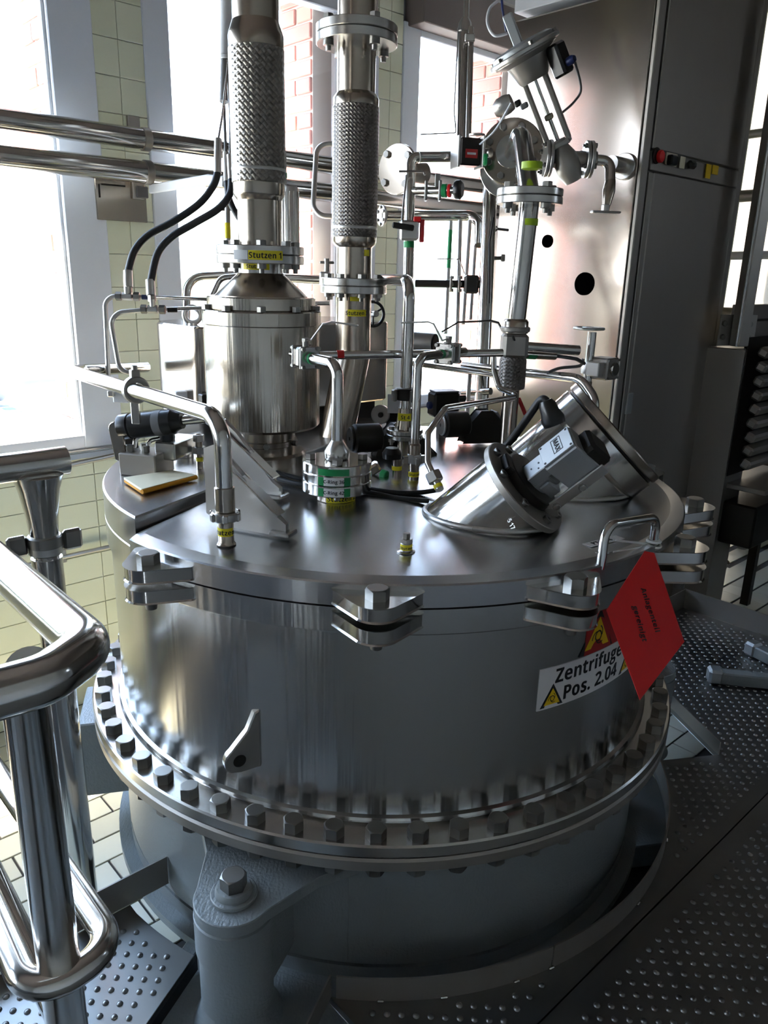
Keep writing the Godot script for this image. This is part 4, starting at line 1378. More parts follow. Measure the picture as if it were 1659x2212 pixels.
func gussets() -> void:
	# two lever plates welded to the lid, and the hydraulic cylinder that lifts it
	var e := Vector3(0.9127, 0, 0.4085)
	var sd := Vector3(0.4085, 0, -0.9127)
	var t1 := Vector3(-0.2191, 0.99, 0.6134)
	var t2 := Vector3(-0.2709, 1, 0.3513)
	var k := 0
	for tp in [t1, t2]:
		k += 1
		var o := thing("lever_plate", ["bright triangular lever plate on the lid, nearest of the pair behind the bent pipe", "second triangular lever plate, between the bright one and the drum neck"][k - 1], "bracket", tp, "lid lever plates")
		var L := 0.175 if k == 1 else 0.155
		var poly := v2([0, -0.004, 0, 0.022, -0.02, 0.035, -L + 0.03, 0.150, -L - 0.01, 0.180, -L - 0.035, 0.170, -L - 0.035, 0.02, -L + 0.02, -0.004])
		put(o, "plate", prism(poly, 0.016, 0.002), M.satin, Transform3D(Basis(e, Vector3.UP, e.cross(Vector3.UP)), tp))
		put(o, "edge_flange", box(0.195 if k == 1 else 0.175, 0.006, 0.034, 0.002), M.steel, Transform3D(Basis(e * 0.80 - Vector3(0, 0.60, 0), (e * 0.60 + Vector3(0, 0.80, 0)), e.cross(Vector3.UP)).orthonormalized(), tp - e * (L * 0.52) + Vector3(0, 0.100, 0)))
		put(o, "weld_pad", box(0.05, 0.012, 0.045, 0.003), M.steel, along(tp + Vector3(0, 0.002, 0) - e * 0.01, Vector3.UP, e))
	var a := Vector3(-0.7371, 1.1252, 0.1385)
	var b := Vector3(-0.4836, 1.1649, 0.1778)
	var d := (b - a).normalized()
	var t := thing("hydraulic_cylinder", "black hydraulic cylinder lying above the left edge of the lid", "cylinder", a)
	var x := along(a, d)
	var L2 := (b - a).length()
	put(t, "barrel", lathe(v2([0, 0.0, 0.034, 0.0, 0.035, 0.002, 0.035, 0.028, 0.032, 0.030, 0.032, 0.034, 0.0345, 0.036, 0.0345, 0.14, 0, 0.14]), 40), M.black, x)
	put(t, "head_ring", disc(0.0352, 0.024, 0.0, 0.001, 40), M.grey, x * at(Vector3(0, 0.104, 0)))
	put(t, "gland_cap", lathe(v2([0, 0.14, 0.0345, 0.14, 0.0345, 0.156, 0.026, 0.166, 0.022, 0.182, 0, 0.182]), 40), M.black, x)
	put(t, "piston_rod", disc(0.0135, L2 - 0.175, 0.0, 0.001, 24), M.polished, x * at(Vector3(0, 0.175, 0)))
	put(t, "rod_eye", box(0.036, 0.040, 0.030, 0.006), M.satin, x * at(Vector3(0, L2 + 0.006, 0)))
	put(t, "pin", disc(0.009, 0.05, 0.0, 0.001, 20), M.bolt, along(b + d * 0.006 - Vector3(0, 0, -0.025), Vector3(0, 0, -1)))
	var cl := v2([-0.020, -0.085, 0.045, -0.118, 0.055, -0.108, 0.014, -0.072]) + arc2(0, 0, 0.020, 0, 180, 8)
	for s in [0.024]: put(t, "clevis", prism(cl, 0.010, 0.002), M.tinted, Transform3D(Basis(d, Vector3.UP, d.cross(Vector3.UP)).orthonormalized(), a - d * 0.004 + d.cross(Vector3.UP) * s))
	put(t, "clevis", prism(cl, 0.010, 0.002), M.dark, Transform3D(Basis(d, Vector3.UP, d.cross(Vector3.UP)).orthonormalized(), a + d * 0.006 - d.cross(Vector3.UP) * 0.03))
	# valve block under it
	var vb := Vector3(-0.677, 1, 0.1779)
	t = thing("valve_block", "dark square hydraulic valve block with small fittings under the black cylinder", "valve", vb)
	var vx := along(vb, Vector3.UP, Vector3(0.97, 0, 0.25))
	put(t, "block", box(0.112, 0.062, 0.10, 0.003), M.dull, vx * at(Vector3(0, 0.031, -0.03)))
	put(t, "solenoid", box(0.062, 0.050, 0.13, 0.004), M.steel, vx * at(Vector3(0.06, 0.066, -0.09)))
	put(t, "connector", lathe(v2([0, 0, 0.022, 0, 0.024, 0.01, 0.018, 0.03, 0, 0.034]), 20), M.black, vx * at(Vector3(0.045, 0.088, -0.065)))
	for i in 4:
		put(t, "fitting", bolt(0.018, 0.018), M.bolt, vx * at(Vector3(-0.038 + i * 0.024, 0.062, -0.012 - (i % 2) * 0.03)))
	pipe(t, "bent_tube", [vx * Vector3(-0.03, 0.07, -0.02), vx * Vector3(-0.03, 0.10, -0.03), vx * Vector3(0.02, 0.105, -0.06)], 0.006, M.polished, 0.02, 10)
	pipe(t, "bent_tube", [vx * Vector3(0.01, 0.07, -0.02), vx * Vector3(0.012, 0.092, -0.03), vx * Vector3(0.05, 0.098, -0.06)], 0.006, M.polished, 0.02, 10)
	# folded cloth / card on the fixed top
	var c0 := Vector3(-0.6948, 1.003, 0.2699)
	var c1 := Vector3(-0.6134, 1.003, 0.3783)
	var c2 := Vector3(-0.5153, 1.003, 0.2223)
	var c3 := Vector3(-0.5918, 1.003, 0.1804)
	t = thing("folded_cloth", "folded cream cloth with yellow edge lying on the left shelf of the vessel", "cloth", c0)
	for k2 in 2:
		var st := begin()
		var u := (c2 - c1).normalized()
		var v := (c0 - c1).normalized()
		var y := 0.001 + k2 * 0.007
		var pts := [c0, c1, c2, c3]
		var lo := []
		var hi := []
		for p in pts:
			lo.append(p + Vector3(0, y, 0))
			hi.append(p + Vector3(0, y + 0.006, 0))
		quad(st, hi[0], hi[1], hi[2], hi[3], Vector3.UP)
		for i in 4:
			var j := (i + 1) % 4
			var nn: Vector3 = (lo[j] - lo[i]).cross(Vector3.UP).normalized()
			quad(st, lo[i], lo[j], hi[j], hi[i], nn)
		put(t, ["cloth_fold", "cloth_fold"][k2], st.commit(), M.card_edge if k2 == 0 else M.card)
	pipe(t, "fold_edge", [c1 + Vector3(0, 0.007, 0), c2 + Vector3(0, 0.007, 0)], 0.006, M.card_edge, 0.0, 10)

func tag_and_signs() -> void:
	# ---- bail handle on the lid
	var h0 := Vector3(0.4608, 0.967, 0.6882)
	var h3 := Vector3(0.6195, 0.969, 0.5445)
	var t: Node3D = get_node("centrifuge/lid")
	pipe(t, "bail_handle", [h0 - Vector3(0, 0.01, 0), h0 + Vector3(0.002, 0.085, -0.005), h3 + Vector3(0, 0.062, 0), h3 - Vector3(0, 0.01, 0)], 0.0105, M.polished, 0.035, 20)
	put(t, "handle_pin", box(0.03, 0.005, 0.005, 0.001), M.steel, at(h0 + Vector3(0, 0.026, 0.0)))
	# ---- white cable tie
	t = thing("cable_tie", "white cable tie looped round the handle leg above the red tag", "cable tie", h3)
	put(t, "loop", lathe_ring(0.0145, 0.003), M.nylon, at(h3 + Vector3(0, 0.004, 0)))
	put(t, "second_loop", lathe_ring(0.0165, 0.0025), M.nylon, along(h3 + Vector3(0.0, -0.004, 0.002), Vector3(0.1, 1, 0.15)))
	lever(t, "tail", [h3 + Vector3(-0.014, -0.002, 0.006), Vector3(0.5006, 1.0056, 0.6426)], Vector3(0, 1, 0.3), 0.005, 0.0016, M.nylon)
	lever(t, "tail", [h3 + Vector3(-0.014, -0.006, 0.008), Vector3(0.4903, 0.9881, 0.669)], Vector3(0, 1, 0.3), 0.004, 0.0014, M.nylon)
	# ---- red tag: a stiff sheet hanging in front of the vessel
	var q := [Vector3(0.5579, 0.9917, 0.6677), Vector3(0.5848, 0.9924, 0.6674), Vector3(0.6243, 0.8343, 0.7789), Vector3(0.503, 0.7685, 0.9043), Vector3(0.4499, 0.909, 0.7983)]
	var org: Vector3 = q[4]
	var ux: Vector3 = (q[2] - q[4]).normalized()
	var nn := ux.cross(q[0] - q[3]).normalized()
	if nn.z < 0: nn = -nn
	var uy := nn.cross(ux)
	var poly := []
	for p in q: poly.append(Vector2((p - org).dot(ux), (p - org).dot(uy)))
	t = thing("warning_tag", "large red hanging tag with faint black print, tied to the lid handle", "tag", q[0])
	var tg := put(t, "tag_sheet", prism(poly, 0.0016, 0.0003), M.red, Transform3D(Basis(ux, uy, nn), org))
	var ta := Vector3(0.5484, 0.9406, 0.7463)
	var tb := Vector3(0.5647, 0.8655, 0.7904)
	for k in 2:
		var a: Vector3 = [ta, Vector3(0.5209, 0.9078, 0.7775)][k]
		var b: Vector3 = [tb, Vector3(0.5309, 0.8573, 0.814)][k]
		# lie them on the sheet
		a -= nn * (a - org).dot(nn)
		b -= nn * (b - org).dot(nn)
		var dx := (b - a).normalized()
		var tx := text(["Anlagenteil", "gereinigt"][k], 0.0125, 0.0004)
		put(tg, "lettering", tx, M.ink, Transform3D(Basis(dx, nn.cross(dx), nn), (a + b) / 2 + nn * 0.0011))
	# ---- signs stuck on the shell
	var R := 0.7905
	t = thing("name_sign", "white curved sign reading Zentrifuge Pos. 2.04 on the vessel shell", "sign", pol(R, 37, 0.67))
	put(t, "sign_sheet", patch(R, 0.618, 0.722, 26.1, 51.5, 0.001), M.white)
	put(t, "lettering", bent_mesh(text("Zentrifuge", 0.035), R, 0.696, 38.2, 0.0012), M.ink)
	put(t, "lettering", bent_mesh(text("Pos. 2.04", 0.035), R, 0.647, 38.6, 0.0012), M.ink)
	warning(t, R, 26.7, 0.622, 0.066, 0.0012)
	warning(t, R, 47.0, 0.622, 0.066, 0.0012)
	t = thing("warning_sign", "yellow warning triangle on a dark red sticker above the white sign, under the right lug", "sign", pol(R, 38, 0.77))
	put(t, "red_backing", patch(R, 0.724, 0.845, 35.6, 46.5, 0.0006), M.red_sign)
	warning(t, R, 34.2, 0.726, 0.124, 0.0009)
	t = thing("process_label", "small white printed label lying on the lid behind the handle", "label", Vector3(0.4984, 0.972, 0.5565))
	var la := Vector3(0.453, 0.975, 0.5938)
	var lb := Vector3(0.5463, 0.975, 0.5286)
	var ld := (lb - la).normalized()
	var lx := Transform3D(Basis(ld, Vector3.UP.cross(ld) * -1.0 if false else ld.cross(Vector3.UP) * -1.0, Vector3.UP), (la + lb) / 2)
	put(t, "label_sheet", box((lb - la).length(), 0.026, 0.001, 0.0), M.white, lx)
	put(t, "lettering", text("PT 2.04", 0.014, 0.0004), M.ink, lx * at(Vector3(-0.008, 0, 0.0008)))

# yellow triangle with black border and a rotating-part mark; left foot at deg, base height y
func warning(t: Node3D, R: float, deg: float, y: float, w: float, lift: float) -> void:
	var h := w * 0.87
	var tri1 := prism(v2([0, 0, w, 0, w / 2, h]), 0.0004, 0.0)
	var b := w * 0.085
	var tri2 := prism(v2([b * 1.73, b, w - b * 1.73, b, w / 2, h - b * 2.0]), 0.0004, 0.0)
	var e := put(t, "black_triangle", bent_mesh(tri1, R, y, deg, lift), M.ink)
	put(e, "yellow_triangle", bent_mesh(tri2, R, y, deg, lift + 0.0004), M.sign_yellow)
	var st := begin()
	var c := Vector2(w / 2, h * 0.36)
	var ring := []
	for i in 25: ring.append(Vector3(c.x + cos(TAU * i / 24.0) * w * 0.085, c.y + sin(TAU * i / 24.0) * w * 0.10, 0))
	flat_line(st, ring, w * 0.030)
	for s in [0.0, 2.1, 4.2]:
		var a := []
		for i in 9:
			var u: float = s + i * 0.17
			var rr := w * (0.10 + 0.010 * i)
			a.append(Vector3(c.x + cos(u) * rr, c.y + sin(u) * rr * 1.1, 0))
		flat_line(st, a, w * 0.024)
	put(e, "moving_part_mark", bent_mesh(st.commit(), R, y, deg, lift + 0.0008), M.ink)

func flat_line(st: SurfaceTool, pts: Array, w: float) -> void:
	for i in pts.size() - 1:
		var a: Vector3 = pts[i]
		var b: Vector3 = pts[i + 1]
		var d := (b - a).normalized()
		var s := Vector3(-d.y, d.x, 0) * w / 2
		a -= d * w * 0.1
		b += d * w * 0.1
		quad(st, a - s, b - s, b + s, a + s, Vector3(0, 0, 1))

func rear_plant() -> void:
	# ---- big stainless drive cover behind the drum, square to the room
	var c := Vector3(-0.6318, 1.365, -0.3325)
	var ca := Vector2(-0.2353, 0.6741)
	var L := 0.86
	var Wd := 0.40
	var poly := arc2(0.045, -0.045, 0.045, 180, 90, 8) + arc2(L - 0.03, -0.03, 0.03, 90, 0, 6) + arc2(L - 0.06, -Wd + 0.06, 0.06, 0, -90, 6) + arc2(0.16, -Wd + 0.16, 0.16, -90, -180, 10)
	# plan is (a, -n) with the near corner at the origin
	var pl2 := []
	for p in poly: pl2.append(Vector2(p.x, p.y))
	var t := thing("drive_cover", "big smooth stainless drive cover with rounded corners behind the feed drum", "machine cover", c + Vector3(0, -0.31, 0), "", TURN)
	loc(t, "shell", slab(pl2, 0.31, 0.006), M.panel, at(Vector3(0, 0.31, 0)))
	loc(t, "base_skirt", slab(arc2(0.08, -0.08, 0.045, 180, 90, 6) + v2([L - 0.04, -0.04, L - 0.04, -Wd + 0.04, 0.06, -Wd + 0.04]), 0.10, 0.004), M.dark, at(Vector3(0, 0.0, 0)))
	for k in 2: loc(t, "support_leg", box(0.08, 1.35, 0.08), M.paint, at(Vector3([0.25, 0.65][k], -0.775, -0.22)))
	loc(t, "hood_clip", box(0.055, 0.04, 0.03, 0.003), M.dark, at(Vector3(0.02, 0.075, 0.014)))
	loc(t, "hood_clip", box(0.05, 0.035, 0.03, 0.003), M.pale, at(Vector3(-0.016, 0.075, -0.10)))
	var ey := Vector3(-0.6749, 1.365, -0.4328)
	var lr := thing("lifting_ring", "round steel lifting ring standing on the corner of the drive cover", "lifting ring", ey)
	put(lr, "ring", lathe_ring(0.026, 0.009), M.satin, along(ey + Vector3(0.0, 0.032, -0.02), Vector3(0.25, 0.0, 1), Vector3.UP))
	put(lr, "ring_foot", disc(0.016, 0.012, 0.0, 0.002, 20), M.satin, at(ey + Vector3(0, -0.004, -0.02)))

	# ---- black hinge blocks of the lid
	var i := 0
	for q in [[Vector3(-0.0907, 1, -0.1232), Vector3(0.0726, 1, -0.3149)], [Vector3(0.2072, 1, -0.3924), Vector3(0.3259, 1, -0.4234)]]:
		var p: Vector3 = q[0]
		var d: Vector3 = Vector3(1, 0, -0.35).normalized()
		var o := thing("hinge_block", ["black hinge knuckle behind the stacked flanges", "dark hinge knuckle with a round pale end, behind the thin bent tube"][i], "hinge", p, "lid hinges")
		put(o, "knuckle", lathe(v2([0, 0, 0.040, 0, 0.045, 0.006, 0.045, 0.085, 0.040, 0.09, 0, 0.09]), 36), M.dark, along(p + Vector3(-0.02, 0.055, 0), d))
		put(o, "end_cap", disc(0.036, 0.010, 0.006, 0.003, 30), M.satin if i == 1 else M.dark, along(p + Vector3(-0.02, 0.055, 0) - d * 0.010, d))
		var pl3 := v2([0, -0.004, 0.02, 0.055, 0.06, 0.10, 0.10, 0.10, 0.20, 0.0, 0.20, -0.008])
		put(o, "hinge_arm", prism(pl3, 0.05, 0.004), M.dark, Transform3D(Basis(d, Vector3.UP, d.cross(Vector3.UP)), p + d * 0.05))
		put(o, "cover_flap", box(0.006, 0.12, 0.05, 0.001), M.grey, Transform3D(Basis(Vector3.UP.cross(d).normalized(), 0.0) * Basis(d * 0.78 + Vector3(0, 0.62, 0), Vector3(0, 0.78, 0) - d * 0.62, d.cross(Vector3.UP)).orthonormalized(), p + d * 0.205 + Vector3(0, 0.052, 0)))
		i += 1

	# ---- pipe with the small flange behind the second riser
	var f := Vector3(0.0494, 1, -0.0954)
	t = thing("flanged_riser", "upright pipe on a small dark flange, curving over from the hose line flange", "pipe", f)
	put(t, "neck", disc(0.024, 0.06, 0.0, 0.001, 28), M.tinted, at(f))
	flanges(t, f + Vector3(0, 0.082, 0), Vector3.UP, 0.056, 0.014, 4, 0.018, M.steel, 0.5)
	put(t, "taper", lathe(v2([0, 0.09, 0.030, 0.09, 0.021, 0.16, 0, 0.16]), 28), M.tinted, at(f))
	nozzle_label(t, f + Vector3(0, 0.135, 0), 0.0262, 0.022, 0, 110, "St 4", 0.5)
	put(t, "union", disc(0.034, 0.035, 0.0, 0.003, 28), M.dark, at(f + Vector3(0, 0.185, 0)))
	for k in 4: put(t, "union_lug", box(0.014, 0.035, 0.018, 0.003), M.bolt, along(f + pol(0.040, k * 90.0 + 30, 0.20), Vector3.UP, pol(1, k * 90.0 + 30)))
	var tp := Vector3(0.0644, 1.5295, -0.5019)
	pipe(t, "pipe", [f + Vector3(0, 0.16, 0), Vector3(f.x, tp.y, f.z), Vector3(-0.0366, 1.5282, -0.543)], 0.0175, M.polished, 0.06, 22)

	# ---- solenoid block, bracket and sensors on the far part of the lid
	var s := Vector3(0.1954, 1.1047, -0.5384)
	t = thing("junction_block", "grey square junction block with a blue button, behind the riser pipe", "junction box", s + Vector3(0, -0.05, 0))
	var sx := Transform3D(Basis(Vector3.UP, 0.35), s)
	put(t, "housing", box(0.10, 0.088, 0.07, 0.008), M.dark, sx)
	put(t, "housing_lid", box(0.092, 0.006, 0.064, 0.002), M.grey, sx * at(Vector3(0, 0.046, 0)))
	put(t, "blue_button", disc(0.014, 0.016, 0.0, 0.003, 20), M.blue, sx * Transform3D(Basis(Vector3.BACK, PI / 2), Vector3(-0.05, -0.002, 0.01)))
	put(t, "gland", bolt(0.022, 0.03), M.black, sx * Transform3D(Basis(Vector3.BACK, -PI / 2), Vector3(0.05, 0.02, 0.01)))
	put(t, "gland", bolt(0.014, 0.012), M.black, sx * Transform3D(Basis(Vector3.RIGHT, PI / 2), Vector3(0.0, -0.03, 0.035)))
	put(t, "post", box(0.03, 0.16, 0.03, 0.002), M.dull, sx * at(Vector3(0, -0.12, -0.01)))
	s = Vector3(0.0158, 1.0889, -0.6062)
	t = thing("sensor_bracket", "small white notched bracket with a round dial beside the dark flange", "bracket", s)
	put(t, "bracket_plate", prism(v2([-0.022, -0.035, 0.022, -0.035, 0.022, 0.035, 0.008, 0.035, 0.006, 0.020, -0.006, 0.020, -0.008, 0.035, -0.022, 0.035]), 0.004, 0.0005), M.pale, at(s))
	put(t, "dial", disc(0.036, 0.014, 0.0, 0.003, 32), M.satin, along(s + Vector3(-0.045, -0.045, -0.02), Vector3(-0.3, 0.2, 1)))
	put(t, "dial_hub", disc(0.010, 0.004, 0.0, 0.001, 16), M.dark, along(s + Vector3(-0.0465, -0.044, -0.005), Vector3(-0.3, 0.2, 1)))
	put(t, "bracket_foot", box(0.05, 0.14, 0.02, 0.002), M.dark, at(s + Vector3(0.0, -0.105, -0.015)))
	s = Vector3(-0.0085, 0.995, 0.1078)
	t = thing("sensor_cluster", "cluster of small plugs with green and yellow marks between hinge and riser pipe", "sensor", s)
	put(t, "plug_body", box(0.035, 0.03, 0.03, 0.006), M.tinted, Transform3D(Basis(Vector3(0.3, 0.2, 1).normalized(), 0.6), s + Vector3(-0.03, 0.025, 0)))
	put(t, "plug_head", lathe(v2([0, 0, 0.012, 0, 0.012, 0.035, 0, 0.035]), 16), M.polished, along(s + Vector3(-0.05, 0.03, 0), Vector3(-0.5, 0.6, 0.2)))
	put(t, "green_cap", disc(0.014, 0.018, 0.0, 0.002, 18), M.green, along(s + Vector3(-0.008, 0.012, 0.01), Vector3(0.8, -0.2, 0.5)))
	put(t, "nozzle", disc(0.014, 0.055, 0.0, 0.001, 20), M.tinted, at(s + Vector3(0.035, 0, 0.0)))
	put(t, "yellow_band", disc(0.0147, 0.012, 0.0, 0.0003, 20), M.yellow, at(s + Vector3(0.035, 0.022, 0.0)))
	put(t, "black_cap", lathe(v2([0, 0.055, 0.026, 0.055, 0.028, 0.07, 0.018, 0.085, 0, 0.085]), 20), M.black, at(s + Vector3(0.02, 0, 0.0)))
	# black cables lying on the lid
	t = thing("lid_cable", "pair of black cables lying across the lid behind the stacked flanges", "cable", Vector3(-0.0439, 0.995, 0.2582))
	pipe(t, "cable", smooth_line([Vector3(-0.3097, 1.01, 0.1462), Vector3(-0.2246, 1, 0.1804), Vector3(-0.0944, 1, 0.2349), Vector3(0.0175, 1, 0.288), Vector3(0.0844, 1, 0.2814), Vector3(0.1336, 1.01, 0.2852)]), 0.0065, M.rubber, 0.0, 10)
	pipe(t, "cable", smooth_line([Vector3(-0.2986, 1.005, 0.1972), Vector3(-0.1789, 1, 0.2622), Vector3(-0.0552, 1, 0.2908), Vector3(0.0295, 0.995, 0.3219), Vector3(0.1054, 1, 0.3572)]), 0.0065, M.rubber, 0.0, 10)

	# ---- small fittings on the left shelf
	var g := Vector3(-0.5374, 1, 0.0883)
	t = thing("shelf_nozzle", "small upright nozzle with nuts and yellow band on the shelf beside the lever plates", "nozzle", g)
	put(t, "stem", disc(0.0095, 0.10, 0.0, 0.001, 18), M.tinted, at(g))
	hexnut(t, "nut", g + Vector3(0, 0.055, 0), Vector3.UP, 0.034, 0.02, M.steel)
	hexnut(t, "nut", g + Vector3(0, 0.090, 0), Vector3.UP, 0.028, 0.02, M.steel)
	put(t, "yellow_band", disc(0.0102, 0.012, 0.0, 0.0003, 18), M.yellow, at(g + Vector3(0, 0.022, 0)))
	g = Vector3(-0.6251, 1, -0.06)
	t = thing("blind_flange", "small round blind flange on the far part of the left shelf", "flange", g)
	put(t, "neck", disc(0.032, 0.02, 0.0, 0.001, 28), M.steel, at(g))
	flange1(t, g + Vector3(0, 0.02, 0), Vector3.UP, 0.048, 0.016, 6, 0.016, M.steel)

	# ---- pipework between machine and cabinet: braided spool, lower lines
	var pr := Vector3(0.4055, 1, -0.3568)
	t = thing("right_riser", "tall thick upright pipe with flange and lime bands, left of the bright cabinet face", "pipe", pr)
	var y1: float = 1.1862
	var y2: float = 1.2960
	var y3: float = 1.3485
	var y4: float = 1.4120
	var top := Vector3(0.4263, 1.9944, -0.6433)
	var V := Vector3(pr.x, 0, pr.z)
	put(t, "pipe", disc(0.028, y1 - pr.y + 0.12, 0.0, 0.001, 32), M.tinted, at(pr + Vector3(0, -0.12, 0)))
	put(t, "braided_spool", lathe(v2([0.028, y1, 0.044, y1 + 0.006, 0.045, y1 + 0.012, 0.045, y2 - 0.012, 0.040, y2, 0.030, y2]), 44), M.braid_fine, at(V))
	put(t, "valve_body", box(0.085, y3 - y2 + 0.03, 0.075, 0.012), M.dull, at(V + Vector3(0.0, (y2 + y3) / 2 + 0.01, 0)))
	put(t, "coupling", lathe(v2([0.03, y3 + 0.02, 0.042, y3 + 0.024, 0.042, y4 - 0.004, 0.036, y4 + 0.004, 0.030, y4 + 0.006]), 36), M.tinted, at(V))
	put(t, "coupling_nut", disc(0.048, 0.016, 0.03, 0.003, 36), M.dull, at(V + Vector3(0, y3 + 0.028, 0)))
	var yf: float = 1.7863
	flanges(t, V + Vector3(0.015, yf, 0), Vector3.UP, 0.102, 0.022, 4, 0.028, M.steel, 0.5)
	pipe(t, "pipe", [V + Vector3(0, y4, 0), V + Vector3(0.015, yf, 0), top, Vector3(0.4198, 2.013, -0.691) + Vector3(0, 0, 0) if false else top + Vector3(-0.006, 0.012, -0.02), Vector3(0.46, 2.0149, -1.1032)], 0.0315, M.polished, 0.05, 28)
	for q in [1.8659, 1.7023]: put(t, "lime_band", disc(0.0322, 0.020, 0.0, 0.0003, 32), M.lime, at(V + Vector3(0.014, q, 0)))
	lever(t, "valve_lever", [V + Vector3(-0.01, y3 + 0.01, 0.05), Vector3(0.3821, 1.3618, -0.4301), Vector3(0.3592, 1.3985, -0.4413), Vector3(0.3367, 1.4027, -0.4635), Vector3(0.2304, 1.3931, -0.5021), Vector3(0.1784, 1.3599, -0.5126)], Vector3(0, 0.2, 1), 0.018, 0.005, M.dark)
	# second thick riser, further back
	t = thing("far_riser", "thick plain upright pipe behind the valve levers, left of the right riser", "pipe", Vector3(0.4039, 0.8888, -0.9643))
	pipe(t, "pipe", [Vector3(0.3849, 0.8697, -0.9583), Vector3(0.4013, 1.9502, -1.2924)], 0.030, M.polished, 0.0, 28)
	pipe(t, "cable", [Vector3(0.4112, 1.7794, -1.1873), Vector3(0.3985, 1.6874, -1.1588), Vector3(0.4016, 1.44, -1.0823)], 0.004, M.rubber, 0.0, 8)
	# horizontal lines to the right
	t = thing("open_pipe", "short horizontal pipe with an open dark end in front of the cabinet", "pipe", Vector3(0.6405, 1.2728, -0.822))
	pipe(t, "pipe", [Vector3(0.4878, 1.2941, -0.7758), Vector3(0.7302, 1.2802, -0.8246)], 0.0195, M.polished, 0.0, 24, 0.017)
	t = thing("green_marked_pipe", "dark thin pipe with a green mark below the open pipe", "pipe", Vector3(0.5216, 1.2783, -0.5617))
	pipe(t, "pipe", [Vector3(0.3994, 1.2996, -0.4109), Vector3(0.5843, 1.2799, -0.5624)], 0.0125, M.tinted, 0.0, 18)
	put(t, "green_band", disc(0.0132, 0.045, 0.0, 0.0003, 20), M.green, along(Vector3(0.4671, 1.2912, -0.4671), Vector3(0.1848, -0.0198, -0.1515)))
	pipe(t, "sheathed_cable", [Vector3(0.5842, 1.283, -0.5633), Vector3(0.686, 1.264, -0.6624), Vector3(0.7281, 1.2431, -0.7085)], 0.007, M.grey, 0.02, 10)
	t = thing("hooked_pipe", "horizontal pipe bending down sharply beside the tilted manhole", "pipe", Vector3(0.7497, 1.1267, -0.6202))
	pipe(t, "pipe", [Vector3(0.3012, 1.1899, -1.0047), Vector3(0.7051, 1.1942, -0.6409), Vector3(0.7486, 1.1313, -0.5902), Vector3(0.7464, 1.0221, -0.5355)], 0.0175, M.polished, 0.09, 22)
	pipe(t, "thin_pipe", [Vector3(0.3305, 1.1723, -0.9994), Vector3(0.3225, 0.9796, -0.9398)], 0.0095, M.satin, 0.0, 12)
	pipe(t, "thin_pipe", [Vector3(0.0729, 1.1861, -1.1075), Vector3(0.4228, 1.1689, -0.8939)], 0.011, M.polished, 0.0, 14)
	t = thing("lower_line", "pale horizontal pipe low behind the junction block", "pipe", Vector3(0.3869, 1.0746, -1.0217))
	pipe(t, "pipe", [Vector3(0.3137, 1.0692, -1.0721), Vector3(0.4191, 1.092, -0.9748)], 0.015, M.polished, 0.0, 18)
	t = thing("braided_cable", "thin grey braided cables hanging in front of the cabinet foot", "cable", Vector3(0.6558, 1.2164, -0.7))
	pipe(t, "cable", smooth_line([Vector3(0.5815, 1.2124, -0.6462), Vector3(0.6382, 1.2243, -0.7024), Vector3(0.7232, 1.229, -0.7564), Vector3(0.7366, 1.2547, -0.7644)]), 0.006, M.grey, 0.0, 10)
	pipe(t, "cable", smooth_line([Vector3(0.4346, 1.1575, -0.3671), Vector3(0.4595, 1.106, -0.3512)]), 0.007, M.red_sign, 0.0, 10)
	# gate valve with handwheel and square actuator on the cabinet face
	var gv := Vector3(0.7842, 1.2191, -0.8582)
	t = thing("handwheel_valve", "upright valve with a flat handwheel and a square grey drive, against the cabinet", "valve", gv)
	put(t, "valve_stem", disc(0.017, 0.20, 0.0, 0.001, 20), M.polished, along(gv + Vector3(0, -0.07, 0), Vector3.UP))
	put(t, "valve_foot", disc(0.022, 0.34, 0.0, 0.001, 20), M.tinted, along(gv + Vector3(-0.003, -0.40, 0), Vector3.UP))
	put(t, "bonnet", lathe(v2([0, 0, 0.028, 0, 0.030, 0.02, 0.024, 0.04, 0, 0.04]), 24), M.satin, along(gv + Vector3(0, -0.03, 0), Vector3.UP))
	put(t, "handwheel", disc(0.062, 0.010, 0.045, 0.003, 36), M.satin, along(Vector3(0.7804, 1.3553, -0.9003), Vector3.UP))
	for k in 2: put(t, "wheel_spoke", box(0.11, 0.007, 0.012, 0.002), M.satin, Transform3D(Basis(Vector3.UP, k * PI / 2 + 0.3), Vector3(0.7804, 1.3553, -0.9003) + Vector3(0, 0.005, 0)))
	var db := Transform3D(Basis(Vector3.UP, TURN), Vector3(0.843, 1.2118, -0.8561))
	put(t, "drive_neck", box(0.05, 0.055, 0.055, 0.003), M.satin, db * at(Vector3(-0.055, 0, 0)))
	put(t, "drive_housing", box(0.085, 0.085, 0.085, 0.006), M.dull, db)
	put(t, "drive_dial", disc(0.027, 0.012, 0.0, 0.003, 28), M.polished, db * Transform3D(Basis(Vector3.RIGHT, PI / 2), Vector3(0.0, 0, 0.043)))
	for k in 4: put(t, "drive_screw", bolt(0.010, 0.004), M.bolt, db * Transform3D(Basis(Vector3.RIGHT, PI / 2), Vector3([-0.034, 0.034, 0.034, -0.034][k], [-0.034, -0.034, 0.034, 0.034][k], 0.043)))

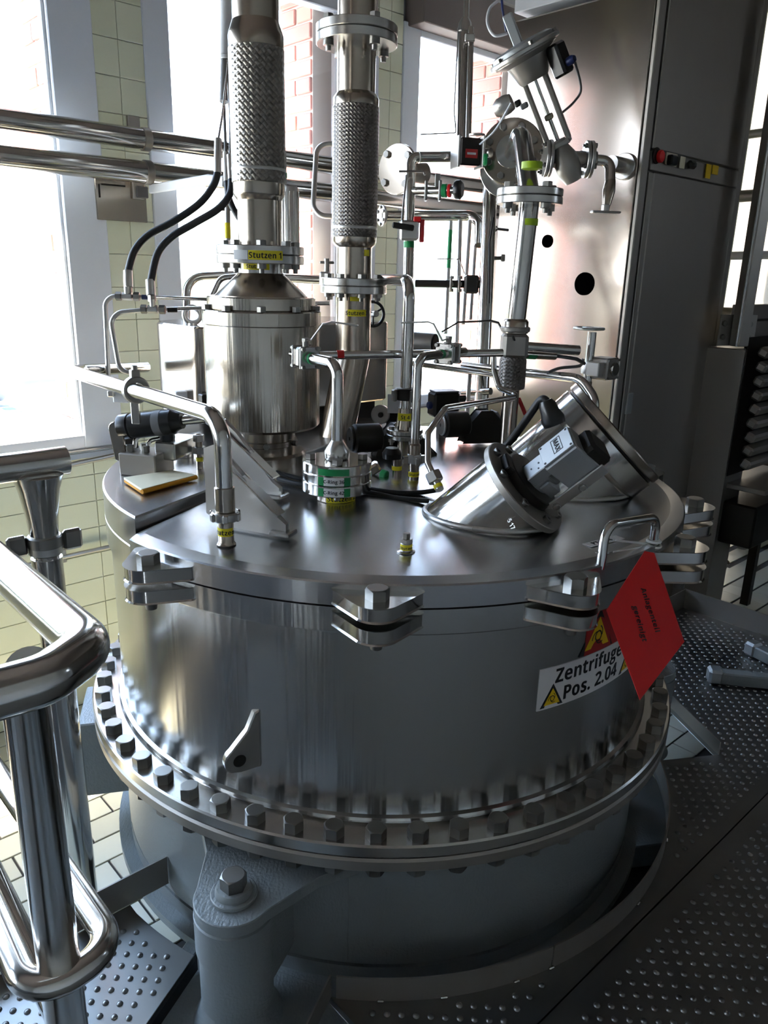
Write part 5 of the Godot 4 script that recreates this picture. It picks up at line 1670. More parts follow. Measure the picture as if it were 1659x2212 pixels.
func upper_plant() -> void:
	# ---- pipe with clamp valve at upper centre
	var t := thing("branch_line", "pipe running across from a boxed valve and turning down past the round blank disc", "pipe", Vector3(0.0692, 1.7107, -1.0603))
	pipe(t, "pipe", [Vector3(0.2735, 2.0108, -1.206), Vector3(0.0593, 1.9947, -1.148), Vector3(0.063, 1.5329, -1.0053)], 0.021, M.polished, 0.035, 24)
	put(t, "elbow_weld", lathe_ring(0.0212, 0.003), M.satin, along(Vector3(0.093, 1.9975, -1.1574), Vector3(0.2142, 0.0161, -0.058)))
	pipe(t, "side_branch", [Vector3(0.0611, 1.8668, -1.1085), Vector3(0.237, 1.8627, -1.0031)], 0.0155, M.polished, 0.0, 20)
	for q in [Vector3(0.1229, 1.8649, -1.0725), Vector3(0.1763, 1.8631, -1.0408)]:
		put(t, "clamp_plate", box(0.012, 0.075, 0.05, 0.003), M.bolt, at(q))
	put(t, "green_band", disc(0.026, 0.02, 0.0, 0.002, 20), M.green, along(Vector3(0.185, 1.8627, -1.0344), Vector3(1, 0, 0.3)))
	put(t, "red_band", disc(0.025, 0.012, 0.0, 0.002, 20), M.red, along(Vector3(0.2079, 1.8623, -1.0238), Vector3(1, 0, 0.3)))
	put(t, "black_knob", lathe(v2([0, 0, 0.030, 0, 0.036, 0.01, 0.036, 0.022, 0.026, 0.032, 0, 0.032]), 28), M.black, along(Vector3(0.2316, 1.8643, -1.0036), Vector3(1, 0, 0.35)))
	put(t, "clamp_wing", box(0.02, 0.05, 0.012, 0.002), M.bolt, at(Vector3(0.1658, 1.9005, -1.046)))
	put(t, "green_ring", disc(0.0218, 0.024, 0.0, 0.0004, 24), M.green, along(Vector3(0.0617, 1.6484, -1.041), Vector3.UP))
	var rv := Vector3(0.0607, 1.7114, -1.0081)
	put(t, "valve_body", box(0.075, 0.075, 0.06, 0.008), M.satin, at(rv))
	put(t, "red_plate", box(0.018, 0.085, 0.05, 0.003), M.red_sign, at(rv + Vector3(0.05, 0.0, 0.0)))
	put(t, "valve_handle", box(0.085, 0.022, 0.02, 0.004), M.dark, Transform3D(Basis(Vector3.BACK, -0.12), rv + Vector3(-0.025, 0.012, 0.045)))
	put(t, "red_cap", box(0.03, 0.022, 0.035, 0.003), M.red, at(rv + Vector3(0.03, 0.04, 0.01)))
	pipe(t, "pull_rod", [Vector3(0.0142, 1.9339, -1.0768), Vector3(0.111, 1.9363, -1.0778), Vector3(0.1169, 1.9225, -1.0736)], 0.004, M.bolt, 0.01, 8)
	pipe(t, "pull_rod", [Vector3(0.0438, 1.9207, -1.0728), Vector3(0.0302, 1.7443, -0.9973)], 0.004, M.bolt, 0.0, 8)
	# ---- boxed valve with red label
	var bv := Vector3(0.2827, 2.0105, -1.1013)
	t = thing("boxed_valve", "square boxed valve with a faded red label under the slim upright pipes", "valve", bv)
	put(t, "housing", box(0.085, 0.10, 0.08, 0.006), M.dark, Transform3D(Basis(Vector3.UP, 0.25), bv))
	put(t, "end_plate", box(0.010, 0.115, 0.095, 0.002), M.satin, Transform3D(Basis(Vector3.UP, 0.25), bv + Vector3(-0.048, 0, 0.0)))
	put(t, "end_plate", box(0.010, 0.115, 0.095, 0.002), M.satin, Transform3D(Basis(Vector3.UP, 0.25), bv + Vector3(0.048, 0, 0.0)))
	put(t, "red_label", box(0.05, 0.032, 0.002, 0.0), M.red_sign, Transform3D(Basis(Vector3.UP, 0.25), bv + Vector3(0.012, -0.008, 0.042)))
	put(t, "label_line", box(0.036, 0.008, 0.001, 0.0), M.pale, Transform3D(Basis(Vector3.UP, 0.25), bv + Vector3(0.012, -0.008, 0.0436)))
	put(t, "stem_plate", disc(0.032, 0.010, 0.0, 0.002, 28), M.satin, at(bv + Vector3(0.035, 0.062, -0.02)))
	pipe(t, "wire_rod", [Vector3(0.0943, 2.0757, -1.1209), Vector3(0.2349, 2.0845, -1.124), Vector3(0.2253, 2.1664, -1.1493), Vector3(0.2329, 2.4811, -1.2466)], 0.0026, M.bolt, 0.008, 6)
	pipe(t, "side_pipe", [bv + Vector3(0.05, 0, 0), Vector3(0.3704, 2.0082, -1.0695)], 0.018, M.steel)
	put(t, "green_seal", disc(0.022, 0.014, 0.0, 0.002, 20), M.green, along(Vector3(0.3422, 1.9816, -1.0611), Vector3(1, 0, 0)))
	# ---- upright sight pipes above it
	t = thing("upright_tube", "slim bright upright double tube standing against the right window", "pipe", Vector3(0.2673, 2.0709, -1.1722))
	pipe(t, "tube", [Vector3(0.258, 2.0707, -1.1721), Vector3(0.2572, 2.4934, -1.3028)], 0.021, M.polished, 0.0, 22)
	pipe(t, "tube", [Vector3(0.2858, 2.068, -1.1505), Vector3(0.285, 2.4915, -1.2814)], 0.013, M.steel, 0.0, 18)
	pipe(t, "thin_top", [Vector3(0.2667, 2.4865, -1.3007), Vector3(0.2678, 2.7104, -1.3699)], 0.012, M.steel, 0.0, 16)
	put(t, "reducer", lathe(v2([0, 0, 0.030, 0, 0.026, 0.03, 0.014, 0.05, 0, 0.05]), 24), M.steel, along(Vector3(0.2631, 2.4829, -1.2996), Vector3.UP))
	put(t, "collar", box(0.04, 0.03, 0.05, 0.004), M.steel, at(Vector3(0.2797, 2.4462, -1.2569)))
	# ---- blank disc at the end of the line
	var bd := Vector3(0.0149, 1.9667, -1.2963)
	t = thing("blank_disc", "round steel blank disc with bolts, left of the downturned pipe", "flange", bd)
	flange1(t, bd, Vector3(-0.62, 0.0, 0.78), 0.100, 0.016, 4, 0.026, M.tinted, 0.7)
	pipe(t, "stub", [bd - Vector3(-0.62, 0, 0.78) * 0.001, bd - Vector3(-0.62, 0, 0.78) * 0.16], 0.05, M.steel, 0.0, 28)
	# ---- long horizontal pipes and thin uprights towards the window
	t = thing("cross_line", "pale horizontal pipe ending in a small flange behind the red handled valve", "pipe", Vector3(0.1643, 1.8021, -1.5075))
	pipe(t, "pipe", [Vector3(-0.0538, 1.7966, -1.5052), Vector3(0.3439, 1.8029, -1.456), Vector3(0.3786, 1.7742, -1.4158), Vector3(0.3791, 1.6756, -1.3644)], 0.023, M.polished, 0.05, 22)
	flange1(t, Vector3(-0.0497, 1.7967, -1.5052), Vector3(-0.9, 0, 0.42), 0.046, 0.012, 6, 0.014, M.satin)
	var kx := [[972, 480, 700, 0.009], [993, 478, 720, 0.010], [1014, 478, 700, 0.009], [1027, 490, 690, 0.008]]
	var P := [[Vector3(0.2499, 1.7737, -1.3943), Vector3(0.2387, 1.3019, -1.2485)], [Vector3(0.2888, 1.7772, -1.3746), Vector3(0.287, 1.2659, -1.2165)], [Vector3(0.3353, 1.781, -1.4178), Vector3(0.3169, 1.3416, -1.2819)], [Vector3(0.3669, 1.7555, -1.4309), Vector3(0.3512, 1.3609, -1.3089)]]
	for k in 4:
		var o := thing("thin_upright", ["thin upright pipe with a green length, first of four left of the far riser", "second thin upright pipe from the green one", "third thin upright pipe from the green one", "thin upright pipe nearest the far riser"][k], "pipe", P[k][1], "thin upright pipes before the right window")
		pipe(o, "pipe", P[k], kx[k][3], M.satin, 0.0, 12)
		if k == 0: pipe(o, "green_length", [P[0][0].lerp(P[0][1], 0.08), P[0][0].lerp(P[0][1], 0.42)], 0.0095, M.green, 0.0, 12)
	# clamp valve on the horizontal line at the height of the hose flange
	t = thing("cross_valve", "dark horizontal line with a small flanged lever valve before the right window", "valve", Vector3(0.2812, 1.5184, -1.2108))
	pipe(t, "pipe", [Vector3(0.1009, 1.5095, -1.2599), Vector3(0.3702, 1.5133, -1.1886)], 0.016, M.dark, 0.0, 18)
	for q in [Vector3(0.2465, 1.5117, -1.2191), Vector3(0.2814, 1.5127, -1.2091), Vector3(0.3161, 1.5118, -1.1985)]: flange1(t, q, Vector3(1, 0, 0.1), 0.034, 0.010, 4, 0.012, M.dull)
	put(t, "valve_body", box(0.06, 0.075, 0.06, 0.008), M.dark, at(Vector3(0.3348, 1.5124, -1.1882)))
	lever(t, "valve_lever", [Vector3(0.304, 1.5568, -1.2018), Vector3(0.2808, 1.6126, -1.219), Vector3(0.1884, 1.6121, -1.2186)], Vector3(0, 0, 1), 0.014, 0.004, M.dull)
	t = thing("cross_valve", "second small dark valve on the pipe just right of the far riser", "valve", Vector3(0.4662, 1.627, -1.245))
	pipe(t, "pipe", [Vector3(0.4144, 1.6196, -1.2216), Vector3(0.4683, 1.6232, -1.2438)], 0.008, M.bolt, 0.0, 12)
	put(t, "end_block", box(0.018, 0.03, 0.03, 0.003), M.bolt, at(Vector3(0.4683, 1.6232, -1.2438)))
	pipe(t, "gauge_arm", [Vector3(0.4319, 1.7393, -1.2377), Vector3(0.4858, 1.7361, -1.2578)], 0.006, M.bolt, 0.0, 10)
	put(t, "gauge_head", lathe(v2([0, 0, 0.012, 0, 0.016, 0.01, 0.010, 0.02, 0, 0.02]), 18), M.tinted, along(Vector3(0.4319, 1.7393, -1.2377), Vector3(-1, 0, 0.3)))

	# ---- big flanged sight disc behind the right riser
	var sd := Vector3(0.4581, 2.0184, -1.1043)
	var sn := Vector3(-0.30, 0.02, 0.95).normalized()
	t = thing("large_flange", "large round bolted flange facing the camera behind the top of the right riser", "flange", sd)
	flange1(t, sd, sn, 0.122, 0.016, 8, 0.024, M.tinted, 0.4)
	put(t, "rear_flange", disc(0.124, 0.018, 0.0, 0.002, 48), M.polished, along(sd - sn * 0.024, sn))
	put(t, "centre_disc", disc(0.062, 0.004, 0.0, 0.001, 40), M.polished, along(sd + sn * 0.016, sn))
	pipe(t, "body", [sd - sn * 0.02, sd - sn * 0.20], 0.07, M.steel, 0.0, 32)
	put(t, "third_flange", disc(0.115, 0.018, 0.0, 0.002, 48), M.steel, along(sd - sn * 0.115 + Vector3(-0.03, -0.045, 0), sn))
	put(t, "red_dot", box(0.02, 0.02, 0.002, 0.0), M.red, along(sd + sn * 0.017 + Vector3(0.075, 0.04, 0.02), sn))

	# ---- diaphragm control valve leaning in front of the cabinet
	var va := Vector3(0.4728, 2.234, -0.8256)
	var vb := Vector3(0.6285, 1.9519, -0.8645)
	var ad := (va - vb).normalized()
	t = thing("control_valve", "leaning pneumatic control valve with a round diaphragm head and square top box", "control valve", vb)
	var x := along(vb, ad, Vector3(1, 0, 0.3))
	put(t, "valve_body", lathe(v2([0, -0.07, 0.03, -0.07, 0.045, -0.03, 0.045, 0.02, 0.030, 0.055, 0.026, 0.085, 0, 0.085]), 32), M.dull, x)
	put(t, "bonnet_plate", box(0.085, 0.016, 0.070, 0.003), M.satin, x * at(Vector3(0, 0.070, 0)))
	for s in [-1, 1]:
		put(t, "yoke_leg", box(0.018, 0.240, 0.030, 0.004), M.dull, x * at(Vector3(s * 0.038, 0.192, 0)))
	put(t, "valve_stem", disc(0.007, 0.25, 0.0, 0.001, 14), M.polished, x * at(Vector3(0, 0.07, 0)))
	put(t, "stem_clamp", box(0.030, 0.020, 0.026, 0.004), M.tinted, x * at(Vector3(0, 0.170, 0)))
	put(t, "lower_bowl", lathe(v2([0, 0.3, 0.048, 0.3, 0.055, 0.31, 0.075, 0.37, 0.112, 0.385, 0.112, 0.391, 0, 0.391]), 52), M.dull, x)
	put(t, "head_rim", lathe(v2([0, 0.389, 0.124, 0.389, 0.127, 0.392, 0.127, 0.402, 0.124, 0.405, 0, 0.405]), 56), M.satin, x)
	put(t, "head_dome", lathe(v2([0, 0.403, 0.113, 0.403, 0.113, 0.409, 0.108, 0.419, 0.095, 0.425, 0.04, 0.429, 0, 0.429]), 56), M.alu, x)
	for k in 6:
		put(t, "rim_bolt", bolt(0.014, 0.012), M.bolt, x * at(Vector3(sin(k * 1.047 + 0.4), 0, cos(k * 1.047 + 0.4)) * 0.119 + Vector3(0, 0.404, 0)))
	put(t, "top_box", box(0.032, 0.115, 0.032, 0.003), M.alu, x * at(Vector3(-0.008, 0.470, 0.005)))
	var po := x * Transform3D(Basis(Vector3.UP, -0.5), Vector3(0.098, 0.320, 0.0))
	put(t, "positioner", box(0.055, 0.105, 0.06, 0.008), M.black, po)
	put(t, "positioner_plug", lathe(v2([0, 0, 0.014, 0, 0.015, 0.02, 0.010, 0.03, 0, 0.03]), 18), M.blue, po * Transform3D(Basis(Vector3.BACK, -PI / 2), Vector3(0.028, -0.02, 0.0)))
	pipe(t, "signal_cable", smooth_line([po * Vector3(0.055, -0.02, 0), Vector3(0.6643, 2.2073, -0.9016), Vector3(0.6451, 2.1629, -0.9088), Vector3(0.5947, 2.1173, -0.8736)]), 0.0045, M.grey, 0.0, 8)
	put(t, "air_filter", lathe(v2([0, 0, 0.028, 0, 0.034, 0.02, 0.034, 0.05, 0.022, 0.07, 0, 0.07]), 24), M.satin, x * Transform3D(Basis(Vector3.BACK, PI / 2), Vector3(-0.11, 0.275, -0.06)))
	put(t, "air_fitting", box(0.022, 0.022, 0.03, 0.004), M.dark, x * at(Vector3(-0.072, 0.262, 0.06)))
	put(t, "air_fitting", box(0.026, 0.02, 0.026, 0.004), M.grey, x * at(Vector3(-0.052, 0.245, 0.075)))
	pipe(t, "air_line", smooth_line([Vector3(0.4094, 2.1454, -0.8608), Vector3(0.3644, 2.0643, -0.9088), Vector3(0.3132, 2.0188, -0.9469)]), 0.0035, M.pale, 0.0, 8)
	# its flanged line: in from the left, out to the right and down
	var fl := Vector3(0.5483, 1.9676, -0.8795)
	var fr := Vector3(0.7397, 1.9675, -0.8801)
	var fd := (fr - fl).normalized()
	pipe(t, "port", [fl, fr], 0.028, M.dull, 0.0, 28)
	flanges(t, fl + fd * 0.012, fd, 0.064, 0.012, 4, 0.016, M.satin, 0.6)
	flanges(t, fr - fd * 0.03, fd, 0.064, 0.013, 4, 0.016, M.satin, 0.6)
	t = thing("drain_elbow", "tapered elbow pipe hanging down from the control valve to a small flat handle", "pipe", Vector3(0.785, 1.8135, -0.8326))
	pipe(t, "elbow", [fr - fd * 0.01, Vector3(0.7911, 1.9639, -0.8791), Vector3(0.7932, 1.8872, -0.8554)], 0.019, M.polished, 0.045, 24)
	put(t, "taper", lathe(v2([0, 0, 0.014, 0, 0.017, 0.02, 0.0235, 0.06, 0.019, 0.10, 0, 0.10]), 28), M.tinted, along(Vector3(0.7803, 1.8003, -0.8285), Vector3(0.0129, 0.0869, -0.0269)))
	put(t, "stem_neck", disc(0.015, 0.022, 0.0, 0.002, 20), M.satin, along(Vector3(0.7772, 1.7872, -0.8245), Vector3.UP))
	put(t, "flat_handle", box(0.11, 0.008, 0.030, 0.003), M.satin, Transform3D(Basis(Vector3.UP, 0.1), Vector3(0.779, 1.7839, -0.8235)))
	t = thing("cabinet_pipe_stub", "stub pipe behind the drain elbow running into the cabinet face", "pipe", Vector3(0.9942, 2.0236, -1.4558))
	pipe(t, "pipe", [Vector3(1.0101, 2.0209, -1.4607), Vector3(1.0101, 2.0209, -1.4607) + rm(-0.12, 0.0, 0.0)], 0.034, M.steel, 0.0, 24)
	put(t, "wall_collar", disc(0.055, 0.02, 0.0, 0.003, 28), M.steel, along(Vector3(1.0101, 2.0209, -1.4607), rm(-1, 0, 0)))
	# loop of white cable and blue hose hanging at the top
	t = thing("cable_loop", "loop of pale cable with a blue hose hanging from above beside the cabinet corner", "cable", Vector3(0.4159, 2.568, -1.431))
	pipe(t, "loop", smooth_line([Vector3(0.41, 2.6412, -1.4536), Vector3(0.3726, 2.6072, -1.443), Vector3(0.3646, 2.5484, -1.4248), Vector3(0.3947, 2.5014, -1.4104), Vector3(0.4482, 2.5101, -1.4132)]), 0.006, M.pale, 0.0, 10)
	pipe(t, "blue_hose", smooth_line([Vector3(0.4161, 2.6963, -1.4707), Vector3(0.4264, 2.6049, -1.4425), Vector3(0.4442, 2.5173, -1.4155)]), 0.005, M.blue, 0.0, 10)

	# ---- pipework behind the hoses
	t = thing("filter_housing", "ribbed upright filter housing half hidden behind the feed drum hose", "filter", Vector3(-0.4262, 1.6669, -1.1499))
	var fh := Vector3(-0.4262, 1.6669, -1.1499)
	var ht: float = 1.8766
	put(t, "housing", lathe(v2([0, fh.y - 0.03, 0.034, fh.y - 0.03, 0.034, ht - 0.01, 0.028, ht, 0, ht]), 28), M.satin, at(Vector3(fh.x, 0, fh.z)))
	for k in 12: put(t, "rib", box(0.005, ht - fh.y - 0.01, 0.005, 0.001), M.polished, Transform3D(Basis(Vector3.UP, k * TAU / 12), Vector3(fh.x, (ht + fh.y) / 2 - 0.015, fh.z) + pol(0.034, k * 30.0)))
	put(t, "top_rod", disc(0.006, 0.13, 0.0, 0.001, 12), M.bolt, at(Vector3(fh.x - 0.02, ht, fh.z)))
	put(t, "green_band", disc(0.008, 0.02, 0.0, 0.0005, 12), M.green, at(Vector3(fh.x - 0.02, ht + 0.03, fh.z)))
	t = thing("looped_tube", "thin C-shaped tube looping out behind the second braided hose", "pipe", Vector3(-0.343, 1.9, -1.3269))
	pipe(t, "tube", [Vector3(-0.2489, 2.0725, -1.3805), Vector3(-0.3398, 2.0664, -1.3783), Vector3(-0.3495, 1.7769, -1.2888), Vector3(-0.2306, 1.7742, -1.2883)], 0.011, M.satin, 0.06, 14)
	t = thing("arched_pipe", "arched pipe rising behind the drive cover, left of the feed drum cone", "pipe", Vector3(-0.838, 1.3659, -1.0032))
	pipe(t, "pipe", [Vector3(-0.8242, 1.351, -0.9463), Vector3(-0.8251, 1.5144, -0.9968), Vector3(-0.6008, 1.5306, -1.0549)], 0.0165, M.polished, 0.075, 20)
	t = thing("arched_pipe", "smaller arched pipe hugging the left side of the feed drum cone", "pipe", Vector3(-0.6573, 1.4364, -0.6592))
	pipe(t, "pipe", [Vector3(-0.656, 1.3883, -0.6444), Vector3(-0.6544, 1.4525, -0.6642), Vector3(-0.6243, 1.5175, -0.6844), Vector3(-0.5507, 1.5257, -0.6872)], 0.0105, M.polished, 0.04, 16)
	t = thing("rear_pipe", "horizontal pipes running behind the feed drum towards the hose line flange", "pipe", Vector3(-0.3829, 1.5105, -1.311))
	pipe(t, "pipe", [Vector3(-0.5055, 1.5172, -1.3127), Vector3(-0.2606, 1.5116, -1.3117)], 0.020, M.polished, 0.0, 18)
	pipe(t, "pipe", [Vector3(-0.3714, 1.4281, -0.8669), Vector3(-0.242, 1.4313, -0.8683)], 0.008, M.satin, 0.0, 12)
	t = thing("needle_valve", "small needle valve with a bar handle standing left of the hose line flange", "valve", Vector3(-0.2529, 1.5259, -0.8452))
	put(t, "body", box(0.04, 0.055, 0.04, 0.006), M.satin, at(Vector3(-0.2581, 1.5207, -0.8435)))
	put(t, "stem", disc(0.010, 0.05, 0.0, 0.001, 16), M.bolt, at(Vector3(-0.2517, 1.5462, -0.8514)))
	put(t, "bar_handle", box(0.055, 0.010, 0.010, 0.003), M.bolt, at(Vector3(-0.2527, 1.5817, -0.8624)))
	t = thing("black_handwheel", "black handwheel half hidden right of the hose line, above the drive cover", "handwheel", Vector3(-0.0708, 1.4036, -0.8079))
	put(t, "wheel", lathe_ring(0.045, 0.006), M.black, along(Vector3(-0.0707, 1.3986, -0.8064), Vector3(0.5, 0.1, 1)))
	put(t, "hub", disc(0.012, 0.03, 0.0, 0.002, 16), M.bolt, along(Vector3(-0.0707, 1.3986, -0.8064), Vector3(0.5, 0.1, 1)))
	for k in 3: put(t, "spoke", tube([Vector3(-0.0707, 1.3986, -0.8064), Vector3(-0.0707, 1.3986, -0.8064) + along(Vector3.ZERO, Vector3(0.5, 0.1, 1)).basis * Vector3(sin(k * 2.09), 0, cos(k * 2.09)) * 0.045], 0.004, 0.0, 8), M.black)
	t = thing("square_cover_pipe", "round dark pipe end beside the lever of the riser pipe valve", "pipe", Vector3(0.1387, 1.3204, -0.5212))
	put(t, "pipe_end", lathe(v2([0, 0, 0.034, 0, 0.036, 0.01, 0.036, 0.09, 0, 0.09]), 28), M.satin, along(Vector3(0.1517, 1.3176, -0.5204), Vector3(-0.9, 0, -0.4)))
	put(t, "dark_face", disc(0.034, 0.006, 0.0, 0.002, 28), M.dark, along(Vector3(0.1517, 1.3176, -0.5204), Vector3(0.9, 0, 0.4)))

func left_side() -> void:
	# ---- two large pipes along the wall
	var i := 0
	for q in [[Vector3(-1.3943, 2.0321, -0.7508), Vector3(-0.7576, 2.032, -1.3445), 0.039], [Vector3(-1.404, 1.9159, -0.7417), Vector3(-0.7451, 1.9063, -1.3562), 0.042]]:
		var a: Vector3 = q[0]
		var b: Vector3 = q[1]
		var y := (a.y + b.y) / 2
		var t := thing("wall_pipe", ["upper of the two large steel pipes crossing the windows", "lower of the two large steel pipes crossing the windows"][i], "pipe", rm(0, y, 1.5), "large pipes along the window wall")
		pipe(t, "pipe", [rm(-2.4, y, 1.50), rm(3.0, y, 1.50)], q[2], M.polished, 0.0, 30)
		for k in [0.42, 1.2]: put(t, "pipe_joint", disc(q[2] + 0.002, 0.008, 0.0, 0.001, 30), M.satin, along(rm(k, y, 1.5), rm(1, 0, 0)))
		put(t, "pipe_clamp", disc(q[2] + 0.004, 0.03, 0.0, 0.001, 30), M.dull, along(rm(0.02, y, 1.5), rm(1, 0, 0)))
		put(t, "wall_bracket", box(0.04, 0.03, 0.12, 0.002), M.dull, roomx(0.035, y, 1.555))
		put(t, "bracket_post", box(0.05, 0.07, 0.02, 0.002), M.dull, roomx(0.035, y + 0.06 * (1 if i == 0 else -1), 1.595))
		i += 1
	var t := thing("wall_box", "flat grey metal plate with a small black box on the tiled pier below the pipes", "box", Vector3(-1.1175, 1.8036, -1.1456))
	put(t, "back_plate", box(0.215, 0.155, 0.012, 0.002), M.tinted, Transform3D(Basis(Vector3.UP, TURN), Vector3(-1.1192, 1.804, -1.1509)))
	put(t, "frame_bar", box(0.10, 0.006, 0.01, 0.001), M.dark, Transform3D(Basis(Vector3.UP, TURN), Vector3(-1.1393, 1.8468, -1.1253) + Vector3(0, 0.014, 0)))
	put(t, "frame_bar", box(0.006, 0.05, 0.01, 0.001), M.dark, Transform3D(Basis(Vector3.UP, TURN), Vector3(-1.1835, 1.8349, -1.0841)))
	put(t, "small_box", box(0.05, 0.045, 0.03, 0.003), M.grey, Transform3D(Basis(Vector3.UP, TURN), Vector3(-1.0489, 1.8433, -1.1959)))
	t = thing("light_batten", "pale flat bracket arm reaching from the wall pipes towards the hoses", "bracket", Vector3(-0.7556, 1.8328, -0.7291))
	lever(t, "arm", [Vector3(-0.9961, 1.8525, -1.1495), Vector3(-0.6533, 1.8452, -0.681), Vector3(-0.5903, 1.8349, -0.6256)], Vector3(0, 1, 0), 0.035, 0.012, M.pale)
	t = thing("conduit", "thin conduit rod along the tiled wall under the sill", "conduit", Vector3(-1.2618, 0.7417, -0.97))
	pipe(t, "rod", [Vector3(-1.7824, 0.7014, -0.5051), Vector3(-0.5634, 0.8164, -1.6418)], 0.011, M.satin, 0.0, 14)
	t = thing("conduit", "thin conduit rod lower on the tiled wall, with small clips", "conduit", Vector3(-1.2871, 0.3493, -0.9464))
	pipe(t, "rod", [Vector3(-1.8188, 0.3422, -0.4712), Vector3(-0.9625, 0.347, -1.2696)], 0.010, M.satin, 0.0, 14)
	for q in [Vector3(-1.3883, 0.3496, -0.8795)]: put(t, "clip", box(0.02, 0.06, 0.02, 0.003), M.satin, Transform3D(Basis(Vector3.UP, TURN), q))

	# ---- hydraulic hoses with tees
	var d := 2.35
	t = thing("hydraulic_hose", "left black hydraulic hose curving down to the upper tee fitting", "hose", Vector3(-0.8414, 1.5139, -0.3163), "black hydraulic hoses")
	pipe(t, "hose", smooth_line([Vector3(-0.5641, 1.8409, -0.4182), Vector3(-0.5776, 1.7984, -0.4051), Vector3(-0.6202, 1.744, -0.3881), Vector3(-0.6994, 1.6887, -0.3708), Vector3(-0.779, 1.6446, -0.3569), Vector3(-0.8217, 1.5958, -0.3417), Vector3(-0.8391, 1.535, -0.3228)]), 0.0115, M.rubber, 0.0, 14)
	pipe(t, "crimp", [Vector3(-0.5655, 1.9419, -0.4495), Vector3(-0.5652, 1.8788, -0.4299), Vector3(-0.564, 1.8381, -0.4174)], 0.012, M.satin, 0.0, 14)
	pipe(t, "crimp", [Vector3(-0.8405, 1.535, -0.3228), Vector3(-0.8377, 1.4859, -0.3077)], 0.014, M.satin, 0.0, 14)
	hexnut(t, "nut", Vector3(-0.8375, 1.4803, -0.3059), Vector3.UP, 0.022, 0.02, M.bolt)
	t = thing("hydraulic_hose", "middle black hydraulic hose curving down to the lower tee fitting", "hose", Vector3(-0.7516, 1.4889, -0.2565), "black hydraulic hoses")
	pipe(t, "hose", smooth_line([Vector3(-0.5088, 1.814, -0.3577), Vector3(-0.5134, 1.7699, -0.3441), Vector3(-0.5495, 1.725, -0.3301), Vector3(-0.6203, 1.682, -0.3166), Vector3(-0.691, 1.6389, -0.3031), Vector3(-0.7328, 1.5884, -0.2873), Vector3(-0.7507, 1.5082, -0.2625)]), 0.0115, M.rubber, 0.0, 14)
	pipe(t, "crimp", [Vector3(-0.5152, 1.8867, -0.3802), Vector3(-0.5088, 1.8112, -0.3569)], 0.011, M.satin, 0.0, 14)
	pipe(t, "crimp", [Vector3(-0.7536, 1.5095, -0.2629), Vector3(-0.7494, 1.4642, -0.2489)], 0.014, M.satin, 0.0, 14)
	hexnut(t, "nut", Vector3(-0.7463, 1.456, -0.2464), Vector3.UP, 0.022, 0.02, M.bolt)
	t = thing("hydraulic_hose", "third black hydraulic hose disappearing behind the feed drum pipe", "hose", Vector3(-0.5126, 1.7367, -0.4385), "black hydraulic hoses")
	pipe(t, "hose", smooth_line([Vector3(-0.5449, 1.8218, -0.4647), Vector3(-0.5375, 1.7719, -0.4493), Vector3(-0.5152, 1.7252, -0.4349), Vector3(-0.481, 1.6802, -0.4211)]), 0.0105, M.rubber, 0.0, 14)
	pipe(t, "crimp", [Vector3(-0.5504, 1.9077, -0.4912), Vector3(-0.5449, 1.819, -0.4638)], 0.011, M.satin, 0.0, 14)
	i = 0
	for q in [Vector3(-0.8398, 1.4578, -0.299), Vector3(-0.7425, 1.4231, -0.2362)]:
		var o := thing("tee_fitting", ["steel tee fitting under the left hose, with a tube bending down", "steel tee fitting under the middle hose, with a tube bending down"][i], "fitting", q, "hydraulic tee fittings")
		hexnut(o, "tee_body", q, Vector3.RIGHT, 0.022, 0.030, M.satin)
		hexnut(o, "nut", q + Vector3(-0.027, 0, 0), Vector3.RIGHT, 0.024, 0.018, M.bolt)
		hexnut(o, "nut", q + Vector3(0.030, 0, 0), Vector3.RIGHT, 0.024, 0.018, M.bolt)
		pipe(o, "upper_stub", [q, q + Vector3(0, 0.03, 0)], 0.009, M.satin, 0.0, 12)
		if i == 0:
			pipe(o, "bent_tube", [q, Vector3(-0.9118, 1.456, -0.2982), Vector3(-0.8931, 1.2108, -0.2224)], 0.0075, M.satin, 0.045, 14)
			pipe(o, "straight_tube", [q, Vector3(-0.5949, 1.4492, -0.4541)], 0.006, M.polished, 0.0, 12)
			put(o, "blue_sleeve", disc(0.0075, 0.025, 0.0, 0.001, 12), M.blue, along(q + Vector3(0.045, -0.001, 0), Vector3(1, -0.02, -0.4)))
		else:
			pipe(o, "bent_tube", [q, Vector3(-0.8774, 1.4088, -0.2313), Vector3(-0.841, 1.2392, -0.179), Vector3(-0.7917, 1.2294, -0.1762), Vector3(-0.7795, 1.2022, -0.1678)], 0.0075, M.satin, 0.04, 14)
			pipe(o, "straight_tube", [q, Vector3(-0.5942, 1.4239, -0.4462)], 0.006, M.polished, 0.0, 12)
			put(o, "dark_sleeve", disc(0.0075, 0.03, 0.0, 0.001, 12), M.dark, along(q + Vector3(0.045, -0.001, 0), Vector3(1, 0.02, -0.4)))
		i += 1
	t = thing("tube_bracket", "small pale bracket holding the two bent hydraulic tubes above the handrail pipe", "bracket", Vector3(-0.886, 1.1544, -0.2574))
	put(t, "bracket_plate", box(0.05, 0.035, 0.02, 0.003), M.pale, at(Vector3(-0.8677, 1.1434, -0.254)))
	put(t, "clip", box(0.02, 0.02, 0.02, 0.003), M.satin, at(Vector3(-0.8937, 1.1572, -0.2373)))
	# insulated cable conduit from above with thin lines
	t = thing("hanging_conduit", "grey sleeved conduit hanging from above beside the feed drum pipe", "conduit", Vector3(-0.5599, 2.1939, -0.5797))
	pipe(t, "sleeve", [Vector3(-0.5639, 2.4946, -0.6726), Vector3(-0.5602, 2.2054, -0.5832)], 0.0195, M.pale, 0.0, 18)
